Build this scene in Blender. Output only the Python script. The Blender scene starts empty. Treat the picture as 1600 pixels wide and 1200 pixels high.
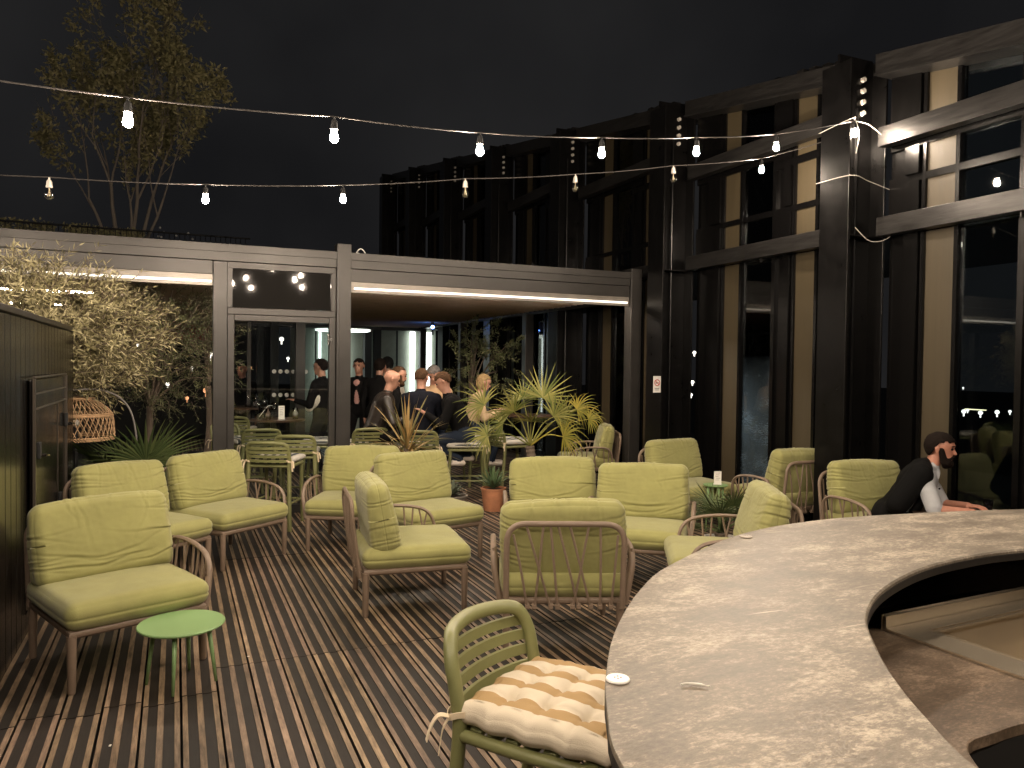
import bpy, bmesh, math, random
from mathutils import Vector, Matrix, noise
R = math.radians
sc = bpy.context.scene
COL = sc.collection

# ---------------------------------------------------------------- camera
cam_d = bpy.data.cameras.new("camera"); cam = bpy.data.objects.new("camera", cam_d); COL.objects.link(cam)
_psi, _th, _ph = R(23.6), R(1.34), 0.0125
F = Vector((math.sin(_psi)*math.cos(_th), math.cos(_psi)*math.cos(_th), -math.sin(_th)))
R0 = Vector((math.cos(_psi), -math.sin(_psi), 0)); U0 = R0.cross(F)
RR = R0*math.cos(_ph)+U0*math.sin(_ph); UU = U0*math.cos(_ph)-R0*math.sin(_ph)
cam.matrix_world = Matrix(((RR.x, UU.x, -F.x, 0), (RR.y, UU.y, -F.y, 0), (RR.z, UU.z, -F.z, 1.6), (0, 0, 0, 1)))
cam_d.sensor_width = 36; cam_d.lens = 27.0; cam_d.clip_end = 2000; cam_d.clip_start = 0.05
sc.camera = cam
# ---------------------------------------------------------------- night sky
w = bpy.data.worlds.new("World"); sc.world = w; w.use_nodes = True
nt = w.node_tree; bg = nt.nodes['Background']
tc = nt.nodes.new('ShaderNodeTexCoord'); nz = nt.nodes.new('ShaderNodeTexNoise'); nz.inputs['Scale'].default_value = 2.2
nz.inputs['Detail'].default_value = 4
rp = nt.nodes.new('ShaderNodeValToRGB')
rp.color_ramp.elements[0].position = .35; rp.color_ramp.elements[0].color = (.0034, .0034, .0037, 1)
rp.color_ramp.elements[1].position = .75; rp.color_ramp.elements[1].color = (.0085, .0083, .0084, 1)
nt.links.new(tc.outputs['Generated'], nz.inputs['Vector']); nt.links.new(nz.outputs['Fac'], rp.inputs['Fac'])
nt.links.new(rp.outputs['Color'], bg.inputs['Color']); bg.inputs['Strength'].default_value = 1.0
# ---------------------------------------------------------------- exposure / render
sc.view_settings.view_transform = 'Standard'; sc.view_settings.look = 'None'
sc.view_settings.exposure = 1.22; sc.view_settings.gamma = 1.0
sc.render.engine = 'CYCLES'
sc.cycles.use_denoising = True
sc.cycles.max_bounces = 6; sc.cycles.diffuse_bounces = 3; sc.cycles.glossy_bounces = 3
sc.cycles.transmission_bounces = 6; sc.cycles.transparent_max_bounces = 12
sc.cycles.sample_clamp_indirect = 4.0
sc.cycles.caustics_reflective = False; sc.cycles.caustics_refractive = False
BULB = 930.0          # radiance of a lit bulb

# ================================================================ materials
def mat(name, col, rough=.6, metal=0.0, nscale=0, namt=.25, bump=0, bscale=60, spec=.5, emis=None, estr=0, stretch=None, coat=0):
    m = bpy.data.materials.new(name); m.use_nodes = True
    n = m.node_tree.nodes; l = m.node_tree.links; b = n['Principled BSDF']
    b.inputs['Base Color'].default_value = (*col, 1); b.inputs['Roughness'].default_value = rough
    b.inputs['Metallic'].default_value = metal; b.inputs['Specular IOR Level'].default_value = spec
    if coat: b.inputs['Coat Weight'].default_value = coat; b.inputs['Coat Roughness'].default_value = .15
    if emis: b.inputs['Emission Color'].default_value = (*emis, 1); b.inputs['Emission Strength'].default_value = estr
    if nscale or bump:
        t = n.new('ShaderNodeTexCoord'); mp = n.new('ShaderNodeMapping'); l.new(t.outputs['Object'], mp.inputs['Vector'])
        if stretch: mp.inputs['Scale'].default_value = stretch
    if nscale:
        x = n.new('ShaderNodeTexNoise'); x.inputs['Scale'].default_value = nscale; x.inputs['Detail'].default_value = 6
        x.inputs['Roughness'].default_value = .65
        l.new(mp.outputs[0], x.inputs['Vector'])
        r = n.new('ShaderNodeValToRGB')
        r.color_ramp.elements[0].position = .3; r.color_ramp.elements[1].position = .7
        r.color_ramp.elements[0].color = (*[c*(1-namt) for c in col], 1)
        r.color_ramp.elements[1].color = (*[min(1, c*(1+namt)) for c in col], 1)
        l.new(x.outputs['Fac'], r.inputs['Fac']); l.new(r.outputs['Color'], b.inputs['Base Color'])
        rm = n.new('ShaderNodeMapRange'); rm.inputs['To Min'].default_value = max(.02, rough-.1); rm.inputs['To Max'].default_value = min(1, rough+.12)
        l.new(x.outputs['Fac'], rm.inputs['Value']); l.new(rm.outputs[0], b.inputs['Roughness'])
    if bump:
        y = n.new('ShaderNodeTexNoise'); y.inputs['Scale'].default_value = bscale; y.inputs['Detail'].default_value = 4
        l.new(mp.outputs[0], y.inputs['Vector'])
        bp = n.new('ShaderNodeBump'); bp.inputs['Strength'].default_value = bump; bp.inputs['Distance'].default_value = .004
        l.new(y.outputs['Fac'], bp.inputs['Height']); l.new(bp.outputs[0], b.inputs['Normal'])
    return m

def emit(name, col, s):
    m = bpy.data.materials.new(name); m.use_nodes = True; n = m.node_tree.nodes
    b = n['Principled BSDF']; b.inputs['Base Color'].default_value = (*[c*.5 for c in col], 1)
    b.inputs['Emission Color'].default_value = (*col, 1); b.inputs['Emission Strength'].default_value = s
    return m

def glass(name, tint=(.55, .6, .62), refl=1.0, rough=.02, droplets=False):
    """thin pane: see-through, with fresnel reflections; optional water film"""
    m = bpy.data.materials.new(name); m.use_nodes = True; n = m.node_tree.nodes; l = m.node_tree.links
    n.remove(n['Principled BSDF']); out = n['Material Output']
    tr = n.new('ShaderNodeBsdfTransparent'); tr.inputs['Color'].default_value = (*tint, 1)
    gl = n.new('ShaderNodeBsdfGlossy'); gl.inputs['Roughness'].default_value = rough
    fr = n.new('ShaderNodeFresnel'); fr.inputs['IOR'].default_value = 1.5
    mu = n.new('ShaderNodeMath'); mu.operation = 'MULTIPLY'; mu.inputs[1].default_value = refl
    l.new(fr.outputs[0], mu.inputs[0])
    mx = n.new('ShaderNodeMixShader'); l.new(mu.outputs[0], mx.inputs[0]); l.new(tr.outputs[0], mx.inputs[1]); l.new(gl.outputs[0], mx.inputs[2])
    last = mx
    if droplets:
        t = n.new('ShaderNodeTexCoord')
        nz = n.new('ShaderNodeTexNoise'); nz.inputs['Scale'].default_value = 95; nz.inputs['Detail'].default_value = 1; l.new(t.outputs['Object'], nz.inputs['Vector'])
        n2 = n.new('ShaderNodeTexNoise'); n2.inputs['Scale'].default_value = 3; n2.inputs['Detail'].default_value = 4; l.new(t.outputs['Object'], n2.inputs['Vector'])
        ad = n.new('ShaderNodeMath'); ad.operation = 'MULTIPLY'; l.new(nz.outputs['Fac'], ad.inputs[0]); l.new(n2.outputs['Fac'], ad.inputs[1])
        r = n.new('ShaderNodeValToRGB'); r.color_ramp.elements[0].position = .30; r.color_ramp.elements[1].position = .38
        r.color_ramp.elements[0].color = (.10,)*3+(1,); r.color_ramp.elements[1].color = (.55,)*3+(1,)
        l.new(ad.outputs[0], r.inputs['Fac'])
        tl = n.new('ShaderNodeBsdfTranslucent'); tl.inputs['Color'].default_value = (.45, .55, .62, 1)
        sz_ = n.new('ShaderNodeSeparateXYZ'); l.new(t.outputs['Object'], sz_.inputs[0])
        mr = n.new('ShaderNodeMapRange'); mr.inputs['From Min'].default_value = 1.75; mr.inputs['From Max'].default_value = .9; l.new(sz_.outputs[2], mr.inputs['Value'])
        mq_ = n.new('ShaderNodeMath'); mq_.operation = 'MULTIPLY'; l.new(r.outputs['Color'], mq_.inputs[0]); l.new(mr.outputs[0], mq_.inputs[1])
        m2 = n.new('ShaderNodeMixShader'); l.new(mq_.outputs[0], m2.inputs[0]); l.new(mx.outputs[0], m2.inputs[1]); l.new(tl.outputs[0], m2.inputs[2])
        last = m2
    l.new(last.outputs[0], out.inputs['Surface'])
    return m

M = {}
def fabric(name, col, weave=900):
    m = mat(name, col, .85, 0, 7, .10, .25, weave, spec=.2)
    b = m.node_tree.nodes['Principled BSDF']; b.inputs['Sheen Weight'].default_value = .25; b.inputs['Sheen Roughness'].default_value = .5
    return m
M['cushion'] = fabric('olive_lime_fabric', (.300, .292, .112), 420)
M['taupe'] = mat('taupe_resin', (.225, .165, .120), .42, 0, 12, .08, .08, 300)
M['olive'] = mat('olive_resin', (.20, .205, .085), .38, 0, 10, .08, .06, 250)
M['green'] = mat('green_lacquer', (.22, .36, .15), .42)
M['black'] = mat('black_steel', (.0030, .0028, .0028), .25, spec=.32)
M['blackmatt'] = mat('black_matt', (.008, .008, .008), .7, 0)
M['pergola'] = mat('brown_grey_aluminium', (.044, .041, .038), .38, .4, 4, .12, .05, 150)
M['pergola_dark'] = mat('dark_aluminium', (.045, .038, .033), .4, .35, 4, .12, .05, 150)
M['louver'] = mat('louver_paint', (.62, .50, .40), .5, 0, 4, .1)
M['column'] = mat('weathered_black_steel', (.005, .0047, .0047), .3, .25, 6, .35, .2, 25, spec=.4)
M['beam'] = mat('scuffed_steel_beam', (.030, .0285, .0275), .34, .5, 9, .45, .3, 30, stretch=(1, .3, 3))
M['wood'] = mat('tan_timber_panel', (.056, .043, .023), .5, 0, 3, .12, .15, 30, stretch=(6, 6, .4))
M['shed'] = mat('black_brown_cladding', (.0045, .0036, .003), .22, .0, 6, .2, .04, 12, spec=.6, stretch=(1, 1, .1))
M['chrome'] = mat('chrome', (.6, .58, .55), .15, 1)
M['inox'] = mat('brushed_steel', (.62, .54, .42), .27, .82)
M['terracotta'] = mat('terracotta', (.42, .18, .09), .8, 0, 10, .2, .2, 60)
M['concrete'] = mat('grey_pot', (.24, .22, .19), .85, 0, 12, .3, .3, 60)
M['soil'] = mat('soil', (.03, .02, .014), .95, 0, 40, .5, 1, 80)
M['bark'] = mat('bark', (.13, .10, .075), .9, 0, 20, .35, .8, 50, stretch=(1, 1, .25))
M['white'] = mat('white_plastic', (.75, .73, .69), .4)
M['paper'] = mat('paper', (.78, .76, .70), .8, 0, 30, .04)
M['red'] = mat('red_print', (.5, .03, .02), .6)
M['wicker'] = mat('orange_wicker', (.42, .27, .15), .6, 0, 30, .25, .3, 100)
M['table'] = mat('dark_table_top', (.06, .035, .022), .3, 0, 8, .3)
M['cable'] = mat('cable', (.035, .03, .027), .6)
M['socket'] = mat('lamp_socket', (.5, .47, .42), .45)
M['clear'] = glass('clear_glass', (.93, .95, .95), 1.3)
M['pane'] = glass('dark_window_glass', (.62, .68, .70), 1.15, .015)
M['wet'] = glass('wet_window_glass', (.62, .68, .70), 1.1, .03, True)
M['bulb'] = emit('lit_bulb', (1, .82, .64), BULB)
M['ledwarm'] = emit('led_strip', (1, .86, .66), 7)
M['ledwhite'] = emit('white_tube', (.90, 1, .94), 2.2)
M['city'] = emit('distant_lamp_glow', (1, .92, .8), 2.2)
M['citywarm'] = emit('distant_warm_glow', (1, .45, .2), .6)
M['blueled'] = emit('blue_led', (.12, .3, 1), 16)
M['filament'] = mat('filament', (.6, .5, .35), .3, .6)
M['ribbon'] = fabric('cream_ribbon', (.72, .60, .42))

def leafmat(name, col, col2, rough=.55):
    m = mat(name, col, rough, 0, spec=.35); n = m.node_tree.nodes; l = m.node_tree.links; b = n['Principled BSDF']
    g = n.new('ShaderNodeNewGeometry'); r = n.new('ShaderNodeValToRGB')
    r.color_ramp.elements[0].color = (*col, 1); r.color_ramp.elements[1].color = (*col2, 1)
    l.new(g.outputs['Random Per Island'], r.inputs['Fac']); l.new(r.outputs['Color'], b.inputs['Base Color'])
    return m
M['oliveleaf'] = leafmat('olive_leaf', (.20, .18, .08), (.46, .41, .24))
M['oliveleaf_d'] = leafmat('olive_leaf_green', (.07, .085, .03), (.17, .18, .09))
M['palm'] = leafmat('fan_palm_leaf', (.055, .085, .03), (.12, .15, .055))
M['palmy'] = leafmat('yellowing_palm_leaf', (.15, .17, .03), (.42, .34, .06))
M['cordy'] = leafmat('sword_leaf', (.12, .13, .05), (.46, .30, .12))
M['agave'] = leafmat('agave_leaf', (.06, .11, .05), (.14, .21, .10))
M['succ'] = leafmat('grey_green_leaf', (.10, .13, .09), (.2, .23, .17))
M['treeleaf'] = leafmat('tree_leaf', (.26, .25, .11), (.50, .44, .24), .7)

# bar top: patinated stone-effect laminate
def bar_mat(name, base, dark, light, rough):
    m = bpy.data.materials.new(name); m.use_nodes = True; n = m.node_tree.nodes; l = m.node_tree.links; b = n['Principled BSDF']
    t = n.new('ShaderNodeTexCoord'); mp = n.new('ShaderNodeMapping'); mp.inputs['Rotation'].default_value = (0, 0, R(-18)); mp.inputs['Scale'].default_value = (1, 2.1, 1)
    l.new(t.outputs['Object'], mp.inputs['Vector'])
    a = n.new('ShaderNodeTexNoise'); a.inputs['Scale'].default_value = 4.2; a.inputs['Detail'].default_value = 12; a.inputs['Roughness'].default_value = .78; a.inputs['Distortion'].default_value = .3
    c = n.new('ShaderNodeTexNoise'); c.inputs['Scale'].default_value = 75; c.inputs['Detail'].default_value = 6; c.inputs['Roughness'].default_value = .8
    l.new(mp.outputs[0], a.inputs['Vector']); l.new(mp.outputs[0], c.inputs['Vector'])
    mx = n.new('ShaderNodeMath'); mx.operation = 'MULTIPLY_ADD'; mx.inputs[1].default_value = .45; l.new(c.outputs['Fac'], mx.inputs[0])
    s = n.new('ShaderNodeMath'); s.operation = 'MULTIPLY'; s.inputs[1].default_value = .62; l.new(a.outputs['Fac'], s.inputs[0]); l.new(s.outputs[0], mx.inputs[2])
    r = n.new('ShaderNodeValToRGB'); e = r.color_ramp.elements; e[0].position = .42; e[0].color = (*dark, 1); e[1].position = .64; e[1].color = (*light, 1)
    k = e.new(.54); k.color = (*base, 1)
    l.new(mx.outputs[0], r.inputs['Fac'])
    # scratches
    mp2 = n.new('ShaderNodeMapping'); mp2.inputs['Rotation'].default_value = (0, 0, R(35)); mp2.inputs['Scale'].default_value = (3, 60, 1); l.new(t.outputs['Object'], mp2.inputs['Vector'])
    sn = n.new('ShaderNodeTexNoise'); sn.inputs['Scale'].default_value = 1.0; sn.inputs['Detail'].default_value = 3; l.new(mp2.outputs[0], sn.inputs['Vector'])
    sr = n.new('ShaderNodeValToRGB'); sr.color_ramp.elements[0].position = .70; sr.color_ramp.elements[1].position = .76
    l.new(sn.outputs['Fac'], sr.inputs['Fac'])
    mc = n.new('ShaderNodeMixRGB'); mc.inputs[2].default_value = (*[min(1, x*1.35) for x in light], 1); l.new(sr.outputs['Color'], mc.inputs[0]); l.new(r.outputs['Color'], mc.inputs[1])
    l.new(mc.outputs[0], b.inputs['Base Color'])
    rr = n.new('ShaderNodeMapRange'); rr.inputs['To Min'].default_value = rough-.12; rr.inputs['To Max'].default_value = rough+.15; l.new(a.outputs['Fac'], rr.inputs['Value']); l.new(rr.outputs[0], b.inputs['Roughness'])
    bp = n.new('ShaderNodeBump'); bp.inputs['Strength'].default_value = .10; bp.inputs['Distance'].default_value = .002; l.new(a.outputs['Fac'], bp.inputs['Height']); l.new(bp.outputs[0], b.inputs['Normal'])
    return m
M['bartop'] = bar_mat('patinated_counter_laminate', (.155, .131, .100), (.075, .062, .046), (.40, .345, .265), .46)
M['lowtop'] = bar_mat('worn_brown_laminate', (.105, .075, .050), (.055, .038, .025), (.24, .175, .12), .4)

# deck: per-board tint + grain along Y
def deck_mat(name, a_, b_, nsc, rough):
    m = bpy.data.materials.new(name); m.use_nodes = True; n = m.node_tree.nodes; l = m.node_tree.links; b = n['Principled BSDF']
    t = n.new('ShaderNodeTexCoord'); mp = n.new('ShaderNodeMapping'); mp.inputs['Scale'].default_value = (9, .9, 1); l.new(t.outputs['Object'], mp.inputs['Vector'])
    x = n.new('ShaderNodeTexNoise'); x.inputs['Scale'].default_value = nsc; x.inputs['Detail'].default_value = 8; x.inputs['Roughness'].default_value = .7; l.new(mp.outputs[0], x.inputs['Vector'])
    y = n.new('ShaderNodeTexNoise'); y.inputs['Scale'].default_value = 1.7; y.inputs['Detail'].default_value = 6; y.inputs['Roughness'].default_value = .65; l.new(t.outputs['Object'], y.inputs['Vector'])
    mu = n.new('ShaderNodeMath'); mu.operation = 'MULTIPLY_ADD'; mu.inputs[1].default_value = .6; l.new(x.outputs['Fac'], mu.inputs[0])
    m5 = n.new('ShaderNodeMath'); m5.operation = 'MULTIPLY'; m5.inputs[1].default_value = .5; l.new(y.outputs['Fac'], m5.inputs[0]); l.new(m5.outputs[0], mu.inputs[2])
    r = n.new('ShaderNodeValToRGB'); r.color_ramp.elements[0].position = .4; r.color_ramp.elements[1].position = .72
    r.color_ramp.elements[0].color = (*a_, 1); r.color_ramp.elements[1].color = (*b_, 1); l.new(mu.outputs[0], r.inputs['Fac'])
    at = n.new('ShaderNodeAttribute'); at.attribute_name = 'tint'
    mm = n.new('ShaderNodeMixRGB'); mm.blend_type = 'MULTIPLY'; mm.inputs[0].default_value = 1; l.new(r.outputs['Color'], mm.inputs[1]); l.new(at.outputs['Color'], mm.inputs[2])
    l.new(mm.outputs[0], b.inputs['Base Color'])
    rr = n.new('ShaderNodeMapRange'); rr.inputs['To Min'].default_value = rough-.15; rr.inputs['To Max'].default_value = rough+.2; l.new(y.outputs['Fac'], rr.inputs['Value']); l.new(rr.outputs[0], b.inputs['Roughness'])
    bp = n.new('ShaderNodeBump'); bp.inputs['Strength'].default_value = .5; bp.inputs['Distance'].default_value = .0015; l.new(x.outputs['Fac'], bp.inputs['Height']); l.new(bp.outputs[0], b.inputs['Normal'])
    return m
M['ridge'] = deck_mat('deck_board_ridge', (.060, .041, .026), (.46, .335, .225), 8, .48)
M['groove'] = deck_mat('deck_board_groove', (.006, .004, .0028), (.026, .018, .012), 8, .62)

# ================================================================ mesh helpers
def obj(name, me, m=None, parent=None, smooth=False, autosmooth=None):
    """link mesh data (bmesh or (verts, faces) or Mesh) as one object"""
    if isinstance(me, bmesh.types.BMesh):
        d = bpy.data.meshes.new(name); me.normal_update(); me.to_mesh(d); me.free()
    elif isinstance(me, tuple):
        d = bpy.data.meshes.new(name); d.from_pydata(me[0], [], me[1])
    else: d = me
    if m is not None:
        for x in (m if isinstance(m, (list, tuple)) else [m]): d.materials.append(x)
    if smooth:
        for p in d.polygons: p.use_smooth = True
        if autosmooth: d.set_sharp_from_angle(angle=R(autosmooth))
    o = bpy.data.objects.new(name, d); COL.objects.link(o)
    if parent is not None: o.parent = parent
    return o

def tag(o, label=None, cat=None, group=None, kind=None):
    if label: o['label'] = label
    if cat: o['category'] = cat
    if group: o['group'] = group
    if kind: o['kind'] = kind
    return o

def thing(name, label, cat, loc=(0, 0, 0), rz=0, group=None):
    o = bpy.data.objects.new(name, None); COL.objects.link(o); o.empty_display_size = .1
    o.location = loc; o.rotation_euler = (0, 0, rz)
    return tag(o, label, cat, group)

def kids(o): return [c for c in COL.objects if c.parent == o]
def copy_tree(o, parent=None):
    c = o.copy(); COL.objects.link(c); c.parent = parent
    for ch in kids(o): copy_tree(ch, c)
    return c

def box(bm, c, s, rot=None, mi=0, bev=0):
    """box centred c with size s"""
    m = Matrix.Translation(c)
    if rot is not None: m = m @ rot
    r = bmesh.ops.create_cube(bm, size=1, matrix=m @ Matrix.Diagonal((*s, 1)))
    fs = {f for v in r['verts'] for f in v.link_faces}
    for f in fs: f.material_index = mi
    if bev:
        es = list({e for v in r['verts'] for e in v.link_edges})
        rb = bmesh.ops.bevel(bm, geom=es, offset=bev, segments=2, affect='EDGES', profile=.5)
        for f in rb['faces']: f.material_index = mi
def box2(bm, a, b, mi=0, bev=0):
    box(bm, [(a[i]+b[i])/2 for i in range(3)], [abs(b[i]-a[i]) for i in range(3)], None, mi, bev)

def tube(bm, pts, r, seg=8, mi=0, flat=1.0, closed=False, up=None):
    """tube through points; r float or list; flat scales the second axis"""
    pts = [Vector(p) for p in pts]; n = len(pts)
    rs = r if isinstance(r, (list, tuple)) else [r]*n
    prev = None; rings = []
    for i, p in enumerate(pts):
        if closed: t = (pts[(i+1) % n]-pts[i-1])
        else: t = pts[min(i+1, n-1)]-pts[max(i-1, 0)]
        if t.length < 1e-9: t = Vector((0, 0, 1))
        t.normalize()
        if up is not None: a = Vector(up); a = a-t*a.dot(t)
        elif prev is None:
            a = Vector((0, 0, 1)) if abs(t.z) < .9 else Vector((1, 0, 0)); a = a-t*a.dot(t)
        else: a = prev-t*prev.dot(t)
        if a.length < 1e-6: a = t.orthogonal()
        a.normalize(); b = t.cross(a); prev = a
        rings.append([bm.verts.new(p+a*math.cos(2*math.pi*k/seg)*rs[i]+b*math.sin(2*math.pi*k/seg)*rs[i]*flat) for k in range(seg)])
    m = n if closed else n-1
    for i in range(m):
        A, B = rings[i], rings[(i+1) % n]
        for k in range(seg):
            f = bm.faces.new((A[k], A[(k+1) % seg], B[(k+1) % seg], B[k])); f.material_index = mi
    if not closed:
        for rg, rev in ((rings[0], True), (rings[-1], False)):
            f = bm.faces.new(rg[::-1] if rev else rg); f.material_index = mi

def lathe(bm, prof, seg=24, c=(0, 0, 0), mi=0):
    rings = []
    for r, z in prof:
        if r < 1e-5: rings.append([bm.verts.new((c[0], c[1], c[2]+z))])
        else: rings.append([bm.verts.new((c[0]+r*math.cos(2*math.pi*k/seg), c[1]+r*math.sin(2*math.pi*k/seg), c[2]+z)) for k in range(seg)])
    for A, B in zip(rings, rings[1:]):
        for k in range(seg):
            a, a2 = A[k % len(A)], A[(k+1) % len(A)]; b, b2 = B[k % len(B)], B[(k+1) % len(B)]
            vs = []
            for v in (a, a2, b2, b):
                if v not in vs: vs.append(v)
            if len(vs) > 2:
                try: bm.faces.new(vs).material_index = mi
                except ValueError: pass

def arc(pts, rad, seg=5):
    """round the inner corners of a polyline"""
    P = [Vector(p) for p in pts]; out = [P[0]]
    for i in range(1, len(P)-1):
        a, b, c = P[i-1], P[i], P[i+1]
        u = (a-b); v = (c-b); d = min(rad, u.length*.48, v.length*.48); u.normalize(); v.normalize()
        p0, p1 = b+u*d, b+v*d
        for k in range(seg+1):
            t = k/seg; out.append(p0*(1-t)**2+b*2*t*(1-t)+p1*t*t)
    out.append(P[-1]); return out

def spline(pts, n=6):
    P = [Vector(p) for p in pts]; out = []
    for i in range(len(P)-1):
        p0 = P[max(i-1, 0)]; p1 = P[i]; p2 = P[i+1]; p3 = P[min(i+2, len(P)-1)]
        for k in range(n):
            t = k/n
            out.append(.5*((2*p1)+(p2-p0)*t+(2*p0-5*p1+4*p2-p3)*t*t+(3*p1-p0-3*p2+p3)*t**3))
    out.append(P[-1]); return out

def pillow(w, d, h, n=26, rad=.05, puff=.02, fold=None, seed=0):
    """rounded upholstered box centred at origin"""
    bm = bmesh.new()
    bmesh.ops.create_cube(bm, size=2)
    bmesh.ops.subdivide_edges(bm, edges=bm.edges[:], cuts=n, use_grid_fill=True)
    H = Vector((w/2, d/2, h/2)); r = min(rad, min(H)*.98)
    for v in bm.verts:
        u = v.co.copy()
        q = Vector([math.copysign(abs(u[i])**.9, u[i])*H[i] for i in range(3)])
        inner = Vector([max(-(H[i]-r), min(H[i]-r, q[i])) for i in range(3)])
        dlt = q-inner
        if dlt.length > 1e-9: q = inner+dlt.normalized()*r
        th = [1-u[i]*u[i] for i in range(3)]
        k = [i for i in range(3) if H[i] == min(H)][0]
        o = [i for i in range(3) if i != k]
        q[k] += puff*math.copysign(1, u[k])*max(0, th[o[0]])**.6*max(0, th[o[1]])**.6*(1 if abs(u[k]) > .02 else 0)*min(1, abs(u[k])*1.5)
        q[o[0]] += puff*.4*u[o[0]]*max(0, th[o[1]])
        v.co = q
    bm.normal_update()
    if fold:
        nn = {v: v.normal.copy() for v in bm.verts}
        for v in bm.verts:
            v.co += nn[v]*fold(v.co.x/H[0], v.co.y/H[1], v.co.z/H[2], seed)
    return bm

def nz3(x, y, z): return noise.noise(Vector((x, y, z)))

# ================================================================ blob figures (people)
def blob(name, parts, voxel=.012, smooth=3, mats=None):
    """parts: (p0, p1, r0, r1, material index, flatten vec) tapered capsules fused by voxel remesh into one skin"""
    bm = bmesh.new()
    for p0, p1, r0, r1, mi, *ex in parts:
        p0, p1 = Vector(p0), Vector(p1); ax = p1-p0; L = ax.length
        ex = ex[0] if ex else None
        if L < 1e-4: ax = Vector((0, 0, 1)); L = 1e-4
        z = ax.normalized(); x = (Vector(ex[0]) if ex else Vector((1, 0, 0)) if abs(z.x) < .9 else Vector((0, 1, 0))); x = (x-z*x.dot(z)).normalized(); y = z.cross(x)
        fx, fy = (ex[1], ex[2]) if ex else (1, 1)
        seg = 16; rings = []
        prof = [(-r0*math.cos(a), r0*math.sin(a)) for a in [i*math.pi/2/5 for i in range(6)]] + [(L+r1*math.sin(a), r1*math.cos(a)) for a in [i*math.pi/2/5 for i in range(6)]]
        for hh, rr in prof:
            if rr < 1e-5: rings.append([bm.verts.new(p0+z*hh)])
            else: rings.append([bm.verts.new(p0+z*hh+x*math.cos(2*math.pi*k/seg)*rr*fx+y*math.sin(2*math.pi*k/seg)*rr*fy) for k in range(seg)])
        for A, B in zip(rings, rings[1:]):
            for k in range(seg):
                vs = []
                for v in (A[k % len(A)], A[(k+1) % len(A)], B[(k+1) % len(B)], B[k % len(B)]):
                    if v not in vs: vs.append(v)
                if len(vs) > 2: bm.faces.new(vs)
    me = bpy.data.meshes.new(name); bm.to_mesh(me); bm.free()
    o = bpy.data.objects.new(name, me); COL.objects.link(o)
    md = o.modifiers.new('r', 'REMESH'); md.mode = 'VOXEL'; md.voxel_size = voxel; md.use_smooth_shade = True
    if smooth:
        ms = o.modifiers.new('s', 'SMOOTH'); ms.iterations = smooth; ms.factor = .5
    dg = bpy.context.evaluated_depsgraph_get()
    me2 = bpy.data.meshes.new_from_object(o.evaluated_get(dg)); me2.name = name
    bpy.data.objects.remove(o); bpy.data.meshes.remove(me)
    if mats:
        me2.materials.clear()
        for x in mats: me2.materials.append(x)
        segs = [(Vector(p[0]), Vector(p[1]), p[2], p[3], p[4]) for p in parts]
        for f in me2.polygons:
            c = f.center; best = 1e9; bi = 0
            for a, b, r0, r1, mi in segs:
                ab = b-a; t = 0 if ab.length_squared < 1e-9 else max(0, min(1, (c-a).dot(ab)/ab.length_squared))
                d = (c-a-ab*t).length-(r0+(r1-r0)*t)
                if d < best: best = d; bi = mi
            f.material_index = bi; f.use_smooth = True
    return me2

def ik(a, b, l1, l2, pole):
    """middle joint between a and b"""
    d = b-a; L = min(d.length, (l1+l2)*.999); u = d.normalized()
    x = (l1*l1-l2*l2+L*L)/(2*L); h = math.sqrt(max(0, l1*l1-x*x))
    p = Vector(pole); p = p-u*p.dot(u)
    if p.length < 1e-6: p = u.orthogonal()
    return a+u*x+p.normalized()*h, a+u*L

def clothmat(name, c, r=.85):
    m = fabric(name, c, 300); m.node_tree.nodes['Principled BSDF'].inputs['Sheen Weight'].default_value = .0; m.node_tree.nodes['Principled BSDF'].inputs['Specular IOR Level'].default_value = .08; return m
SK = mat('skin', (.40, .21, .145), .5, 0, 25, .1, .05, 200); SK.node_tree.nodes['Principled BSDF'].inputs['Subsurface Weight'].default_value = .08
SKP = mat('ruddy_skin', (.44, .20, .135), .5, 0, 25, .12, .05, 200)
HAIRD = mat('dark_brown_hair', (.010, .0065, .005), .85, 0, 60, .4, .9, 120, spec=.12)
HAIRB = mat('brown_hair', (.06, .033, .018), .85, 0, 60, .4, .9, 120, spec=.12)
HAIRG = mat('grey_hair', (.10, .09, .085), .85, 0, 60, .4, .9, 120, spec=.12)
HAIRL = mat('blond_hair', (.26, .18, .09), .55, 0, 60, .4, .9, 120, spec=.12)
EYE = mat('eye_dark', (.012, .01, .01), .15); EYEW = mat('eye_white', (.6, .55, .5), .3); LIP = mat('lips', (.38, .12, .09), .5)
BLK = clothmat('black_cloth', (.007, .0068, .007)); NAVY = clothmat('navy_cloth', (.008, .009, .014)); DENIM = clothmat('dark_denim', (.022, .030, .048))
LEATH = mat('black_leather', (.02, .015, .012), .38, 0, 14, .3, .4, 30)
WHT = clothmat('white_cloth', (.62, .58, .5)); BEIGE = clothmat('beige_cloth', (.40, .27, .16)); TAN = clothmat('tan_cloth', (.44, .32, .2))
SHIRT = clothmat('pale_blue_grey_shirt', (.40, .41, .43)); PINK = clothmat('pink_print_cloth', (.5, .28, .25)); SHOE = mat('white_trainer', (.7, .62, .55), .6)

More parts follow.
